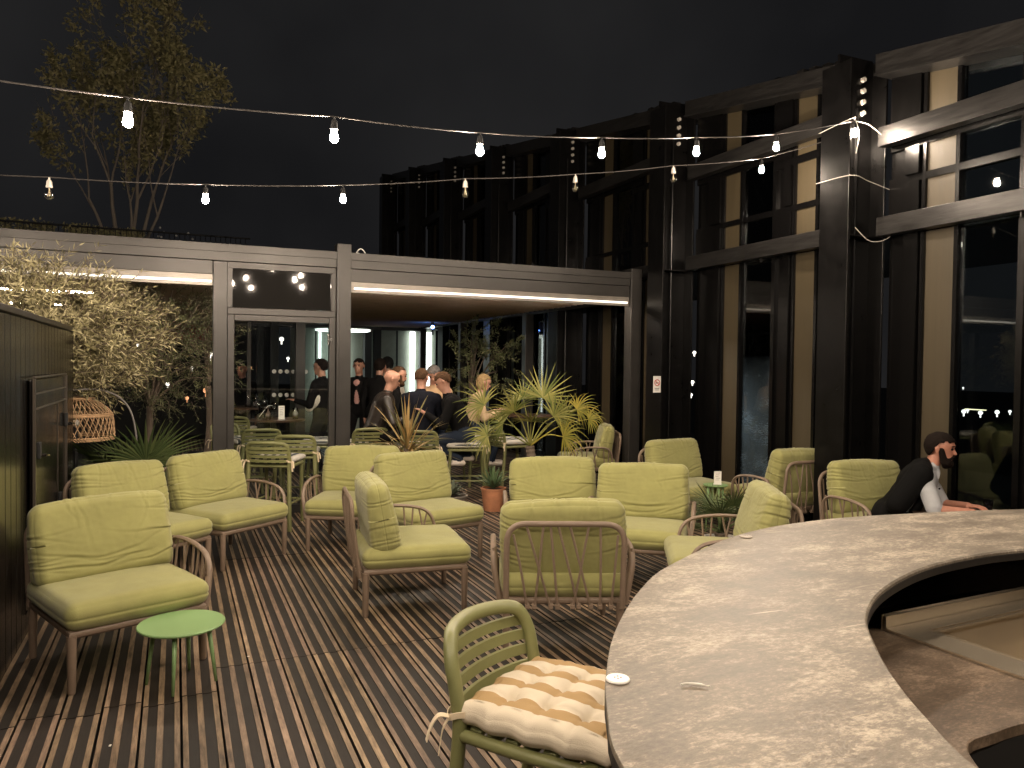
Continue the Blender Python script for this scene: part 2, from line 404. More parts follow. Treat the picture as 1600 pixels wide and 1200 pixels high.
def head_parts(c, f, s, up, mi=0, ear=True):
    """head as capsules about centre c, facing f (unit), side s, up"""
    P = lambda a, b, d: c+f*a+s*b+up*d
    ps = [(P(-.018, 0, .035), P(.012, 0, .035), .085, .080, mi, (s, .90, 1.0)),
          (P(.028, 0, .02), P(.045, 0, -.065), .060, .040, mi, (s, 1.05, 1.0)),     # face to chin
          (P(.0, .0, -.03), P(.05, 0, -.075), .062, .033, mi, (s, .95, 1)),
          (P(.082, 0, .014), P(.101, 0, -.020), .009, .0125, mi),                     # nose
          (P(.072, .03, .035), P(.078, -.03, .035), .016, .016, mi),                 # brow
          (P(.078, .018, -.052), P(.078, -.018, -.052), .011, .011, mi)]             # mouth mound
    if ear:
        for k in (-1, 1): ps.append((P(-.005, k*.089, .015), P(-.002, k*.086, -.022), .015, .010, mi, (f, 1.25, .5)))
    return ps

def hand_parts(w0, d, pn, mi, side=1, curl=.25, k=1.0, grip=False):
    """palm + 5 fingers. w0 wrist, d forward, pn palm normal (fingers bend toward it)"""
    d = d.normalized(); pn = (pn-d*pn.dot(d)).normalized(); s = d.cross(pn)*side
    ps = []
    for j in (-1.1, -.35, .35, 1.1): ps.append((w0+d*.012+s*j*.016*k, w0+d*.082*k+s*j*.021*k, .016*k, .0125*k, mi))
    for j, L in ((-1.15, .066), (-.4, .078), (.4, .074), (1.15, .058)):
        b = w0+d*.085*k+s*j*.0205*k; dd = d.copy(); q = b
        for i, fr in enumerate((.45, .32, .23)):
            dd = (dd+pn*(curl*(1.2 if i else .7))+s*j*.03).normalized(); q2 = q+dd*L*fr*k*1.15
            ps.append((q, q2, (.0088-.0008*i)*k, (.008-.0008*i)*k, mi)); q = q2
    b = w0+d*.025*k-s*.026*k; q = b+(d*.55-s*.75+pn*.25).normalized()*.042*k; q2 = q+(d*.9-s*.3+pn*.3).normalized()*.034*k
    ps += [(b, q, .013*k, .011*k, mi), (q, q2, .0105*k, .0085*k, mi)]
    return ps

def hair_mesh(c, f, s, up, style, seed=1):
    bm = bmesh.new(); bmesh.ops.create_icosphere(bm, subdivisions=4, radius=1)
    kill = []
    for v in bm.verts:
        u = v.co.normalized(); x, y, z = u.x, u.y, u.z        # x side, y front, z up
        back = max(0, min(1, (.25-y)/.7)); hl = {'short': .30, 'full': .30, 'long': .42, 'thin': .62}[style]
        lo = {'short': -.62, 'full': -.70, 'long': -1.2, 'thin': -.55}[style]
        lim = hl*(1-back)+lo*back+.06*nz3(x*6+seed, y*6, 0)
        if style == 'long' and y < .3: lim = -1.2
        if z < lim-.03: kill.append(v)
        r = 1.0+.05*nz3(x*5+seed, y*5, z*5)+.05*nz3(x*14, y*14+seed, z*14)
        if style == 'full': r *= 1.06
        if style == 'long' and z < 0: r *= 1.02
        zz = z*(.094 if z > 0 else .112)*r*(1.35 if style == 'long' and z < 0 else 1)
        v.co = c+s*(x*.0855*r)+f*(y*.101*r-.008)+up*(zz+.033)
    bmesh.ops.delete(bm, geom=kill, context='VERTS')
    r = bmesh.ops.solidify(bm, geom=bm.faces[:], thickness=.006)
    return bm

def person(label, loc, heading, group=None, pose='stand', scale=1.0, lean=5, top=BLK, legs=DENIM, skin=SK, hair=HAIRD, hstyle='short',
           hands=None, hpitch=0, hyaw=0, stoolz=.75, shoe=BLK, sleeve=True, voxel=.010, feet=None, bulky=1.0, extra=None, beard=False, elbow_out=.4, inner=None):
    """heading: direction the body faces (radians, 0 = -Y, counter-clockwise). hands: local targets (x right, y forward(+), z up)"""
    root = thing('person', label, 'person', loc, heading, group)
    fw = Vector((0, -1, 0)); sd = Vector((1, 0, 0)); up = Vector((0, 0, 1))
    L = R(lean); tdir = (up*math.cos(L)+fw*math.sin(L)).normalized()
    hz = {'stand': .93*scale, 'stool': stoolz+.09, 'low': stoolz+.09}[pose]
    pel = Vector((0, 0, hz))
    chest = pel+tdir*.34*scale; neck = pel+tdir*.50*scale
    S = scale
    parts = [(pel+sd*.06, pel-sd*.06, .125*S, .125*S, 2, (fw, .9, 1)),
             (pel+tdir*.02, pel+tdir*.16, .135*S*bulky, .13*S*bulky, 1, (sd, 1.12, .85)),
             (pel+tdir*.14, chest+tdir*.02, .13*S*bulky, .15*S*bulky, 1, (sd, 1.15, .82)),
             (chest+sd*.10*S+tdir*.06, chest-sd*.10*S+tdir*.06, .105*S*bulky, .105*S*bulky, 1, (fw, .95, 1)),
             (neck-tdir*.02, neck+tdir*.02, .075*S, .058*S, 1),
             (neck, neck+(tdir+up).normalized()*.10*S+fw*.01, .056*S, .054*S, 0)]
    # head
    hy = R(hyaw); hp = R(hpitch)
    hf = (fw*math.cos(hy)+sd*math.sin(hy)); hf = (hf*math.cos(hp)-up*math.sin(hp)).normalized()
    hs = hf.cross(up).normalized(); hu = hs.cross(hf).normalized()
    hc = neck+(tdir*.6+up*.6).normalized()*.165*S+fw*.02
    parts += head_parts(hc, hf, hs, hu, 0)
    # arms
    hands = hands or [(-.24, .05, hz-.10), (.24, .05, hz-.10)]
    for k, t in zip((-1, 1), hands):
        sh = chest+sd*k*.185*S+tdir*.085*S
        tgt = Vector((t[0], -t[1], t[2]))
        el, ha = ik(sh, tgt, .285*S, .255*S, Vector((k*elbow_out, .35, -1)))
        parts.append((sh, el, .062*S*bulky, .050*S*bulky, 1))
        if sleeve: parts.append((el, el+(ha-el)*.92, .048*S, .038*S, 1))
        else:
            parts.append((sh+(el-sh)*.5, el-(el-sh)*.06, .066*S, .062*S, 1)); parts.append((el, ha, .044*S, .030*S, 0))
        fd = (ha-el).normalized(); parts += hand_parts(ha, fd, -up if abs(fd.z) < .8 else -sd*k, 0, k, .22)
    # legs
    for k in (-1, 1):
        hip = pel+sd*k*.095*S-up*.02
        if feet: an0 = Vector((feet[0 if k < 0 else 1][0], -feet[0 if k < 0 else 1][1], feet[0 if k < 0 else 1][2]))
        elif pose == 'stand': an0 = Vector((k*.11, .02 if k > 0 else -.06, .085))
        elif pose == 'stool': an0 = Vector((k*.12, -.30, .33))
        else: an0 = Vector((k*.14, -.42, .085))
        kn, an = ik(hip, an0, .44*S, .43*S, fw+up*.3)
        parts += [(hip, kn, .092*S, .060*S, 2), (kn, an, .058*S, .042*S, 2)]
        parts.append((an-up*.045+fw*-.03, an-up*.05+fw*.15, .042, .034, 3, (sd, 1.0, .85)))
    if extra: parts += extra(dict(pel=pel, chest=chest, neck=neck, t=tdir, fw=fw, sd=sd, up=up, S=S))
    mats = [skin, top, legs, shoe] + ([inner] if inner else [])
    me = blob('body', parts, voxel, 3, mats)
    b = obj('body', me, None, root)
    if hair:
        obj('hair', hair_mesh(hc, hf, hs, hu, hstyle, random.random()*9), hair, root, True)
    # face details
    bm = bmesh.new()
    for k in (-1, 1):
        bmesh.ops.create_uvsphere(bm, u_segments=10, v_segments=8, radius=.0105, matrix=Matrix.Translation(hc+hf*.083+hs*k*.031+hu*.014))
    obj('eyes', bm, EYE, root, True)
    bm = bmesh.new()
    for k in (-1, 1): tube(bm, [hc+hf*.090+hs*k*.014+hu*.033, hc+hf*.094+hs*k*.03+hu*.038, hc+hf*.082+hs*k*.048+hu*.033], [.003, .0045, .003], 6)
    obj('eyebrows', bm, hair or HAIRB, root, True)
    if beard:
        bp = [(hc+hf*.02+hs*k*.068+hu*.0, hc+hf*.04+hs*k*.045-hu*.085, .020, .028, 0) for k in (-1, 1)]
        bp += [(hc+hf*.055+hs*.035-hu*.088, hc+hf*.055-hs*.035-hu*.088, .033, .033, 0), (hc+hf*.07-hu*.10, hc+hf*.045-hu*.115, .03, .028, 0)]
        bp += [(hc+hf*.096+hs*.004-hu*.040, hc+hf*.078+hs*k*.034-hu*.062, .009, .010, 0) for k in (-1, 1)]
        obj('beard', blob('beard', bp, .006, 2), hair, root)
    root['_h'] = 0; del root['_h']
    return root, dict(hc=hc, hf=hf, hs=hs, hu=hu, chest=chest, neck=neck, pel=pel, t=tdir, fw=fw, sd=sd, up=up)

# ================================================================ SETTING
rnd = random.Random(4)
tag(obj('ground', ([(-400, -400, -9), (400, -400, -9), (400, 400, -9), (-400, 400, -9)], [(0, 1, 2, 3)]), mat('dark_ground', (.012, .012, .012), .9)), kind='structure')
# rooftop slab under the boards
bm = bmesh.new(); box2(bm, (-9, -5, -.5), (12, 24, -.09)); tag(obj('roof_slab', bm, M['blackmatt']), kind='structure')

def build_deck():
    bm = bmesh.new(); lay = bm.loops.layers.float_color.new('tint')
    pitch, gap = .1655, .011
    x0 = -.80; n = int((5.95-x0)/pitch)+1
    bands = [(0, .021, 0), (.021, .062, 1), (.062, .088, 0), (.088, .132, 1), (.132, pitch-gap, 0)]
    row = 4.27
    for i in range(n):
        bx = x0+i*pitch
        ys = [-2.5]
        # common joint line with a few staggered ones
        cuts = sorted({-.4+rnd.choice([0, .9]), 1.9+rnd.choice([0, .02]), (row if bx > .1 else 3.9+.06*(i % 2)), 6.6+rnd.choice([0, 1.1]), 9.3+rnd.choice([0, .6]), 12.0, 14.6, 17.2})
        ys += cuts
        for a, b in zip(ys, ys[1:]):
            a += .004; b -= .004
            t = rnd.uniform(.62, 1.18); tt = (t, t*rnd.uniform(.95, 1.02), t*rnd.uniform(.9, 1.02), 1)
            dz = rnd.uniform(-.0012, .0012); dx = rnd.uniform(-.0012, .0012)
            prof = []
            for (p, q, k) in bands:
                zt = dz-(.0035 if k else 0)
                prof += [(bx+dx+p+(.0012 if k else 0), zt, k), (bx+dx+q-(.0012 if k else 0), zt, k)]
            fv = []
            for yy in (a, b): fv.append([bm.verts.new((x, yy, z)) for x, z, k in prof])
            for j in range(len(prof)-1):
                f = bm.faces.new((fv[0][j], fv[0][j+1], fv[1][j+1], fv[1][j])); f.material_index = 1 if (prof[j][2] or prof[j+1][2]) and not (prof[j][2] == 0 and prof[j+1][2] == 0) else 0
                for lp in f.loops: lp[lay] = tt
            bot = [[bm.verts.new((prof[0][0], yy, -.03)), bm.verts.new((prof[-1][0], yy, -.03))] for yy in (a, b)]
            for f in (bm.faces.new((bot[0][0], fv[0][0], fv[1][0], bot[1][0])), bm.faces.new((fv[0][-1], bot[0][1], bot[1][1], fv[1][-1])),
                      bm.faces.new([bot[0][0], bot[0][1]]+fv[0][::-1]), bm.faces.new([bot[1][1], bot[1][0]]+fv[1])):
                f.material_index = 1
                for lp in f.loops: lp[lay] = tt
    return obj('deck', bm, [M['ridge'], M['groove']])
tag(build_deck(), kind='structure')
# a few bits of litter on the boards
for i, (x, y) in enumerate([(.36, 4.36), (-.25, 3.55)]):
    bm = bmesh.new(); box(bm, (x, y, .004), (.014, .008, .003), Matrix.Rotation(i*1.3, 4, 'Z'), 0, .001)
    o = obj('paper_scrap', bm, M['paper'])
    tag(o, ['pale scrap of paper on the deck behind the green side table', 'pale scrap of paper on the deck in front of the green side table', 'pale scrap on the deck left of the side-on armchair',
            'pale scrap on the deck by the sofa corner leg', 'pale scrap on the deck under the armless front leg of the middle chair'][i], 'scrap', 'paper scraps on the deck')

# ---------------------------------------------------------------- shed (left)
sh = thing('shed', 'black plank clad shed with a sloping cap and hatch door at the left edge', 'shed', (-.8, 2, 0))
bm = bmesh.new()                       # local: face at x=0 looking +X, y 0..5.43 (world 2..7.43), height 1.82
y = 0; H = 1.84
while y < 5.42:
    y2 = min(y+.145, 5.42); box2(bm, (-1.3, y+.003, -.05), (0, y2-.003, H), 0, .004); y = y2
box2(bm, (-1.29, .0, -.05), (-.012, 5.41, H-.005))
obj('wall', bm, M['shed'], sh)
bm = bmesh.new(); box2(bm, (-1.36, -.05, H+.002), (.02, 5.44, H+.038), 0, .005)
obj('roof', bm, mat('worn_metal_trim', (.022, .018, .015), .38, .4, 8, .4), sh)
bm = bmesh.new(); box2(bm, (.008, 3.25, .1), (.03, 4.62, 1.48), 0, .004)
dr = obj('door', bm, M['shed'], sh)
bm = bmesh.new()
for (a, b, z) in ((3.22, 4.65, 1.50), (3.27, 4.60, 1.40), (3.27, 4.6, 1.31)): box2(bm, (.03, a, z-.004), (.042, b, z+.004))
for yy in (3.23, 4.64): box2(bm, (.03, yy-.008, .1), (.045, yy+.008, 1.49))
for yy in (4.25,): box2(bm, (.03, yy-.004, .1), (.034, yy+.004, 1.3))
obj('door_trim', bm, mat('trim_edge', (.10, .085, .07), .3, .5), dr)
for yy, zz in ((3.34, 1.06), (4.58, 1.16), (4.25, .62)):
    bm = bmesh.new(); box(bm, (.046, yy, zz), (.022, .05, .10), None, 0, .005); tube(bm, [(.05, yy, zz-.03), (.085, yy, zz-.03)], .012, 10, 1)
    lathe(bm, [(0, 0), (.018, .002), (.018, .012), (0, .014)], 12, (.085, yy, zz-.037), 1)
    obj('handle', bm, [M['blackmatt'], M['chrome']], dr)

# ---------------------------------------------------------------- pergola
pg = thing('pergola', 'grey brown aluminium pergola with a glazed door, louvred roof and led edge strips', 'pergola', (0, 8.4, 0))
ZT, ZL, ZB = 2.80, 2.45, 0
bm = bmesh.new()
box2(bm, (-4.5, .0, 2.64), (5.30, .16, ZT), 0, .004)                       # gutter beam upper
box2(bm, (-4.5, .02, 2.50), (.335, .15, 2.637), 0, .003); box2(bm, (1.745, .02, 2.50), (5.30, .15, 2.637), 0, .003)
box2(bm, (-4.5, -.012, 2.73), (5.30, -.001, ZT+.012), 0, .003)                 # drip lip
obj('beam', bm, M['pergola'], pg)
bm = bmesh.new()
for (a, b) in ((-4.5, .335), (1.75, 5.30)):
    box2(bm, (a, .03, 2.445), (b, .12, 2.498)); box2(bm, (a, .035, 2.385), (b, .06, 2.445))
obj('valance_box', bm, mat('zip_screen_box', (.20, .18, .155), .35, .3, 5, .15), pg)
for (a, b) in ((-4.45, .325), (1.78, 5.27)):
    bm = bmesh.new(); box2(bm, (a, .006, 2.415), (b, .034, 2.437), 0, .003); obj('light_strip', bm, emit('led_front', (1, .88, .72), 1.1), pg)
def post(x0, x1, z1=ZT+.06, d=.16, y0=0.0):
    bm = bmesh.new(); box2(bm, (x0, y0, 0), (x1, y0+d, z1), 0, .005)
    box2(bm, (x0-.004, y0-.004, 0), (x1+.004, y0+d+.004, .10)); box2(bm, (x0+.03, y0-.006, .1), (x1-.03, y0-.001, z1-.4))
    return obj('post', bm, M['pergola'], pg)
post(.34, .475, ZT-.165, y0=.003); post(1.585, 1.74, ZT+.10, y0=-.02); post(5.305, 5.46, ZT+.06, y0=-.02); post(-4.65, -4.5)
for yy in (3.2, 6.4, 9.2):
    post(-4.65, -4.5, ZT-.1, .15, yy); post(5.305, 5.45, ZT-.1, .15, yy); post(1.6, 1.74, ZT-.32, .14, yy)
bm = bmesh.new()                                                            # side and inner beams
for yy in (3.2, 6.4, 9.2): box2(bm, (-4.5, yy, 2.52 if yy < 9 else 2.40), (5.30, yy+.15, 2.70))
for xx in (-4.64, 5.32): box2(bm, (xx, .17, 2.46), (xx+.13, 3.19, 2.70)); box2(bm, (xx, 3.36, 2.46), (xx+.13, 6.39, 2.70)); box2(bm, (xx, 6.56, 2.46), (xx+.13, 9.19, 2.70))
obj('side_beam', bm, M['pergola_dark'], pg)
lv = bmesh.new(); yy = .2
while yy < 9.15:
    if 1:
        box(lv, (.33, yy, 2.485), (9.70, .165, .022), Matrix.Rotation(R(9), 4, 'X'))
    yy += .18
tag(obj('louvred_roof', lv, M['louver'], pg))
# framed door with transom between the posts
bm = bmesh.new()
box2(bm, (.478, .03, 2.10), (1.583, .11, 2.17), 0, .004); box2(bm, (.478, .03, 2.575), (1.583, .11, 2.636))
for x in (.478, 1.535): box2(bm, (x, .03, 2.172), (x+.048, .11, 2.573))
box2(bm, (.478, .025, 0), (.545, .10, 2.098), 0, .004); box2(bm, (1.515, .025, 0), (1.583, .10, 2.098), 0, .004)
box2(bm, (.547, .025, 2.035), (1.513, .10, 2.098), 0, .004); box2(bm, (.547, .025, 0), (1.513, .10, .09), 0, .003)
df = obj('door', bm, M['pergola'], pg)
bm = bmesh.new(); box2(bm, (.548, .055, .092), (1.512, .065, 2.033)); obj('door_glass', bm, M['clear'], df)
bm = bmesh.new()
for zz in (1.86, .35):
    bm = bmesh.new(); tube(bm, [(1.505, .015, zz-.06), (1.505, .015, zz+.06)], .011, 8); box2(bm, (1.50, .012, zz-.02), (1.545, .022, zz+.02))
    obj('hinge', bm, M['chrome'], df)
bm = bmesh.new(); box2(bm, (.528, .06, 2.175), (1.532, .07, 2.572))
obj('transom_window', bm, mat('ribbed_panel', (.016, .015, .014), .03, spec=.35), pg)
# left strips under the louvres; hidden ones behind the header added to light people
for (x0_, x1_, y_) in ((-3.2, -.9, 2.6), (-3.4, -1.6, 5.2), (1.9, 3.4, .20), (3.6, 5.1, .20), (.6, 1.5, .20)):
    bm = bmesh.new(); box2(bm, (x0_, y_, 2.445), (x1_, y_+.035, 2.462)); obj('light_strip', bm, emit('led_inner_and_fill', (1, .86, .70), 45), pg)
bm = bmesh.new()
tube(bm, [(1.78+.06, .02, ZT+.01)]+[(1.80+.10*k/6, .02, ZT+.02+.045*math.sin(math.pi*k/6)) for k in range(7)], .006, 6)
tag(obj('cable_loop', bm, M['white']), 'loop of white cable lying on the pergola roof edge beside the middle post', 'cable').location = (0, 8.4, 0)

# back of the pergola: bright glazed lobby, drawn as a building of its own
lob = thing('lobby', 'pale lit glazed lobby wall with bright vertical tubes behind the drinkers', 'building', (0, 17.9, 0))
bm = bmesh.new()
box2(bm, (2.4, .3, 0), (8.0, .4, 3.0)); box2(bm, (2.4, -.3, 0), (2.5, .3, 3.0)); obj('wall', bm, mat('lobby_plaster', (.34, .36, .30), .7, 0, 3, .15), lob)
bm = bmesh.new(); box2(bm, (2.3, -.4, 2.45), (8.0, .28, 3.1)); obj('ceiling', bm, M['blackmatt'], lob)
for x in (3.02, 3.30, 3.62, 5.20, 5.62, 6.5):
    bm = bmesh.new(); box2(bm, (x, .2, .4 if x < 5 else .9), (x+(.05 if x < 5 else .12), .24, 2.4)); obj('light_tube', bm, M['ledwhite'], lob)
bm = bmesh.new()
for x in (3.98, 4.2, 5.9, 6.9): box2(bm, (x, -.3, 0), (x+.16, -.1, 2.45))
for x in (2.9, 3.45, 4.8, 6.3): box2(bm, (x, -.02, 0), (x+.03, .03, 2.45))
obj('mullion', bm, M['blackmatt'], lob)
bm = bmesh.new(); lathe(bm, [(0, 0), (.55, 0), (.62, .03), (.55, .06), (0, .07)], 32, (3.35, -.9, 2.33)); tube(bm, [(3.35, -.9, 2.39), (3.35, -.9, 2.75)], .02)
rl = obj('ring_lamp', bm, [M['white']]); rl.location = (0, 17.9, 0); tag(rl, 'flat round ceiling lamp hanging before the bright lobby, white rim lit', 'lamp')
bm = bmesh.new(); lathe(bm, [(.50, -.002), (.56, -.012), (.60, -.002)], 32, (3.35, -.9, 2.33)); obj('light_ring', bm, M['ledwhite'], rl)
# roof of the pergola on the far side: black upper terrace with tree
bm = bmesh.new(); box2(bm, (-14, 19.2, -.1), (2.2, 26, 3.9)); tag(obj('upper_terrace', bm, M['blackmatt']), 'black block of the upper terrace carrying the tall tree', 'building')

# ---------------------------------------------------------------- building facade (right)
fb = thing('glazed_building', 'tall black steel building with narrow windows and tan timber panels beside the terrace', 'building', (5.9, 0, 0))
def roofz(y): return 3.62+.16*y
YC = [2.4+2.8*i for i in range(-1, 8)]
for i, yc in enumerate(YC):
    top = roofz(yc)
    bm = bmesh.new()
    box2(bm, (-.50, yc-.165, 0), (-.478, yc+.165, top-.12), 0, .002)                  # front flange
    box2(bm, (-.477, yc-.012, 0), (-.073, yc+.012, top-.03))                          # web
    box2(bm, (-.072, yc-.165, 0), (-.05, yc+.165, top-.05), 0, .002)                    # rear flange
    box2(bm, (-.478, yc-.155, 2.79), (-.073, yc-.013, 2.80)); tube(bm, [(-.30, yc-.05, 0), (-.30, yc-.05, top-.5)], .014, 8)
    c = obj('column', bm, M['column'], fb)
    for k in range(4):
        bm = bmesh.new(); bmesh.ops.create_cone(bm, cap_ends=True, segments=6, radius1=.027, radius2=.022, depth=.03, matrix=Matrix.Translation((-.20, yc-.028, top-.22-.10*k)) @ Matrix.Rotation(R(90), 4, 'X'))
        obj('bolt', bm, M['socket'], c)
WET = None
for i in range(len(YC)-1):
    for hb in (0, 1):
        md = 1.4 if i < 2 else 1.25; a = YC[i]+md*hb; b = YC[i]+(2.8 if hb else md); ztop = roofz(a+.7)-.05
        if hb == 0: a += .18
        if hb == 1: b -= .18
        zB = 3.68+.11*(a-4.4); g1 = a+(.56 if hb == 0 or i < 2 else .49)*(b-a)/1.22; g2 = g1+.29; g0 = a+.02
        gl_a, gl_b = g0+.02, g1-.02
        fr = bmesh.new()
        # glazing frames: verticals and rails
        for yy, ww in ((a+.02, .05), (g1, .035), (g2+.02, .035)):
            box2(fr, (-.03, yy-ww/2, 0), (.05, yy+ww/2, ztop))
        for zz, hh in ((.06, .12), (2.84, .08), (3.28, .06), (zB-.02, .08), (ztop-.03, .06)):
            box2(fr, (-.028, a+.046, zz-hh/2), (.048, b-.002, zz+hh/2))
        # dark folded panels
        box2(fr, (-.06, g2+.05, .121), (-.01, (g2+b)/2, 2.799)); box2(fr, (.0, (g2+b)/2+.002, .121), (.03, b, 2.799))
        box2(fr, (-.06, g2+.05, 3.312), (-.01, (g2+b)/2, zB-.062)); box2(fr, (.0, (g2+b)/2+.002, 3.312), (.03, b, zB-.062))
        box2(fr, (-.05, g2+.05, zB+.022), (-.01, b-.02, ztop-.062)); box2(fr, (-.05, g2+.05, 2.881), (-.01, b-.02, 3.249))
        win = obj('window', fr, M['black'], fb)
        pn = bmesh.new(); box2(pn, (.012, g0+.03, .12), (.020, g1-.02, ztop-.06))
        obj('pane', pn, M['wet'] if (i == 2 and hb == 1) else M['pane'], win)
        tp = bmesh.new(); box2(tp, (-.005, g1+.018, .122), (.03, g2+.002, 2.799)); box2(tp, (-.005, g1+.018, 2.881), (.03, g2+.002, 3.249)); box2(tp, (-.005, g1+.018, 3.312), (.03, g2+.002, zB-.062)); box2(tp, (-.005, g1+.018, zB+.022), (.03, g2+.002, ztop-.062)); obj('timber_panel', tp, M['wood'], win)
    # beams between columns
    a, b = YC[i]+.17, YC[i+1]-.17
    zB = 3.68+.11*((a+b)/2-4.4)
    bm = bmesh.new(); box2(bm, (-.17, a, 2.80), (-.062, b, 2.965), 0, .004)
    box2(bm, (-.13, a+1.19, 2.76), (-.10, a+1.2, 2.97)); obj('lower_beam', bm, M['beam'], fb)
    bm = bmesh.new(); box2(bm, (-.17, a, zB-.02), (-.062, b, zB+.15), 0, .004); obj('upper_beam', bm, M['beam'], fb)
    # sloped fascia
    bm = bmesh.new(); za, zb = roofz(a)-.02, roofz(b)-.02
    vs = [bm.verts.new(v) for v in ((-.22, a, za-.17), (-.22, b, zb-.17), (-.22, b, zb), (-.22, a, za), (.25, a, za-.17), (.25, b, zb-.17), (.25, b, zb), (.25, a, za))]
    for f in ((0, 1, 2, 3), (7, 6, 5, 4), (3, 2, 6, 7), (4, 5, 1, 0), (1, 5, 6, 2), (0, 3, 7, 4)): bm.faces.new([vs[k] for k in f])
    vs = [bm.verts.new(v) for v in ((-.24, a, za-.19), (-.24, b, zb-.19), (-.24, b, zb-.172), (-.24, a, za-.172), (.02, a, za-.19), (.02, b, zb-.19), (.02, b, zb-.172), (.02, a, za-.172))]
    for f in ((0, 1, 2, 3), (7, 6, 5, 4), (3, 2, 6, 7), (4, 5, 1, 0), (1, 5, 6, 2), (0, 3, 7, 4)): bm.faces.new([vs[k] for k in f])
    for k in range(4):
        yk = a+.35+k*.17; box(bm, (.12, yk, roofz(yk)+.05), (.12, .09, .12))
    obj('fascia', bm, M['beam'], fb)
bm = bmesh.new(); box2(bm, (.09, 0, -.05), (6, 22, -.02)); box2(bm, (.06, -.4, 2.80), (2.5, 22, 2.86)); obj('interior_floor', bm, M['blackmatt'], fb)
bm = bmesh.new(); box2(bm, (-.15, -.4, -.10), (.04, 22, .0)); obj('plinth', bm, M['black'], fb)

# lit lamps seen beyond the glass
LN = bmesh.new()
def lamp(x, y, z, r, label, group=None, m=None):
    bm = bmesh.new(); bmesh.ops.create_icosphere(bm, subdivisions=2, radius=r); bmesh.ops.scale(bm, vec=(1, 1, .7), verts=bm.verts)
    tube(bm, [(0, 0, r*.6), (0, 0, r*1.6)], r*.25, 6)
    o = obj('globe_lamp', bm, m or M['city']); o.location = (x, y, z); return tag(o, label, 'lamp', group)
lamp(6.55, 7.28, 1.19, .05, 'round white lamp shining through the wet window left of the steel column', None, emit('bright_lamp', (.9, .97, 1), 60))

# sign on the column
sg = thing('no_smoking_sign', 'small white no smoking sign on the black column', 'sign', (5.335, 7.825, 1.40), 0)
bm = bmesh.new(); box2(bm, (-.055, -.004, -.10), (.055, 0, .10), 0, .002); obj('plate', bm, M['white'], sg)
bm = bmesh.new(); tube(bm, [(.036*math.cos(t*math.pi/12), -.006, .02+.036*math.sin(t*math.pi/12)) for t in range(24)], .0045, 6, closed=True)
tube(bm, [(-.025, -.006, .045), (.025, -.006, -.005)], .004, 6); obj('ban_ring', bm, M['red'], sg)
bm = bmesh.new(); box2(bm, (-.022, -.0055, .012), (.02, -.0042, .022)); box2(bm, (-.03, -.0055, -.055), (.03, -.0042, -.049)); box2(bm, (-.024, -.0055, -.07), (.024, -.0042, -.065)); obj('pictogram', bm, M['blackmatt'], sg)

# ================================================================ BAR
def smooth_poly(pts, n=8): return [(p.x, p.y) for p in spline([(a, b, 0) for a, b in pts], n)]
outer = smooth_poly([(.41, -.6), (.43, 0), (.455, .45), (.513, .81), (.576, .958), (.640, 1.07), (.764, 1.247), (.961, 1.463), (1.165, 1.627), (1.58, 1.85), (1.95, 1.925), (2.306, 1.91), (2.849, 1.815), (3.4, 1.62), (3.9, 1.36)])
inner = smooth_poly([(.80, -.6), (.82, 0), (.86, .42), (.93, .64), (1.008, .783), (1.073, .882), (1.165, .999), (1.282, 1.124), (1.458, 1.245), (1.695, 1.345), (1.927, 1.394), (2.199, 1.40), (2.7, 1.31), (3.2, 1.12), (3.6, .92)])
def slab(outl, inn, z0, z1, bev=.006):
    bm = bmesh.new(); n = max(len(outl), len(inn))
    def res(p, n):
        d = [0]
        for a, b in zip(p, p[1:]): d.append(d[-1]+math.dist(a, b))
        o = []; j = 0
        for i in range(n):
            t = d[-1]*i/(n-1)
            while j < len(p)-2 and d[j+1] < t: j += 1
            k = (t-d[j])/max(1e-9, d[j+1]-d[j]); o.append((p[j][0]+(p[j+1][0]-p[j][0])*k, p[j][1]+(p[j+1][1]-p[j][1])*k))
        return o
    n = 140; A, B = res(outl, n), res(inn, n)
    def off(P, s):
        o = []
        for i in range(n):
            a = P[max(0, i-1)]; b = P[min(n-1, i+1)]; dx, dy = b[0]-a[0], b[1]-a[1]; L = math.hypot(dx, dy); o.append((P[i][0]+s*dy/L, P[i][1]-s*dx/L))
        return o
    Ai, Bi = off(A, bev), off(B, -bev)
    loops = [[(x, y, z0) for x, y in A], [(x, y, z1-bev) for x, y in A], [(x, y, z1-.3*bev) for x, y in off(A, bev*.3)], [(x, y, z1) for x, y in Ai]]
    m_ = 6
    for q in range(1, m_): loops.append([(Ai[i][0]+(Bi[i][0]-Ai[i][0])*q/m_, Ai[i][1]+(Bi[i][1]-Ai[i][1])*q/m_, z1) for i in range(n)])
    loops += [[(x, y, z1) for x, y in Bi], [(x, y, z1-bev) for x, y in B], [(x, y, z0) for x, y in B]]
    V = [[bm.verts.new(p) for p in l] for l in loops]
    for a, b in zip(V, V[1:]+[V[0]]):
        for i in range(n-1): bm.faces.new((a[i], b[i], b[i+1], a[i+1]))
    for k in (0, -1):
        f = bm.faces.new([v[k] for v in V] if k == 0 else [v[k] for v in V][::-1])
    bmesh.ops.recalc_face_normals(bm, faces=bm.faces)
    return bm
bar = thing('bar_counter', 'large curved bar with a pale patinated stone look top in the right foreground', 'bar', (.9, 1.2, 0))
def sub(p, s=(.9, 1.2)): return [(a-s[0], b-s[1]) for a, b in p]
o_ = obj('counter_top', slab(sub(outer), sub(inner), 1.090, 1.10, .004), M['bartop'], bar, True, 40)
bm = slab(sub(outer), sub(inner), 1.070, 1.0895, .001); obj('edge_band', bm, mat('dark_edge_band', (.008, .006, .0045), .6, 0, 8, .3), bar)
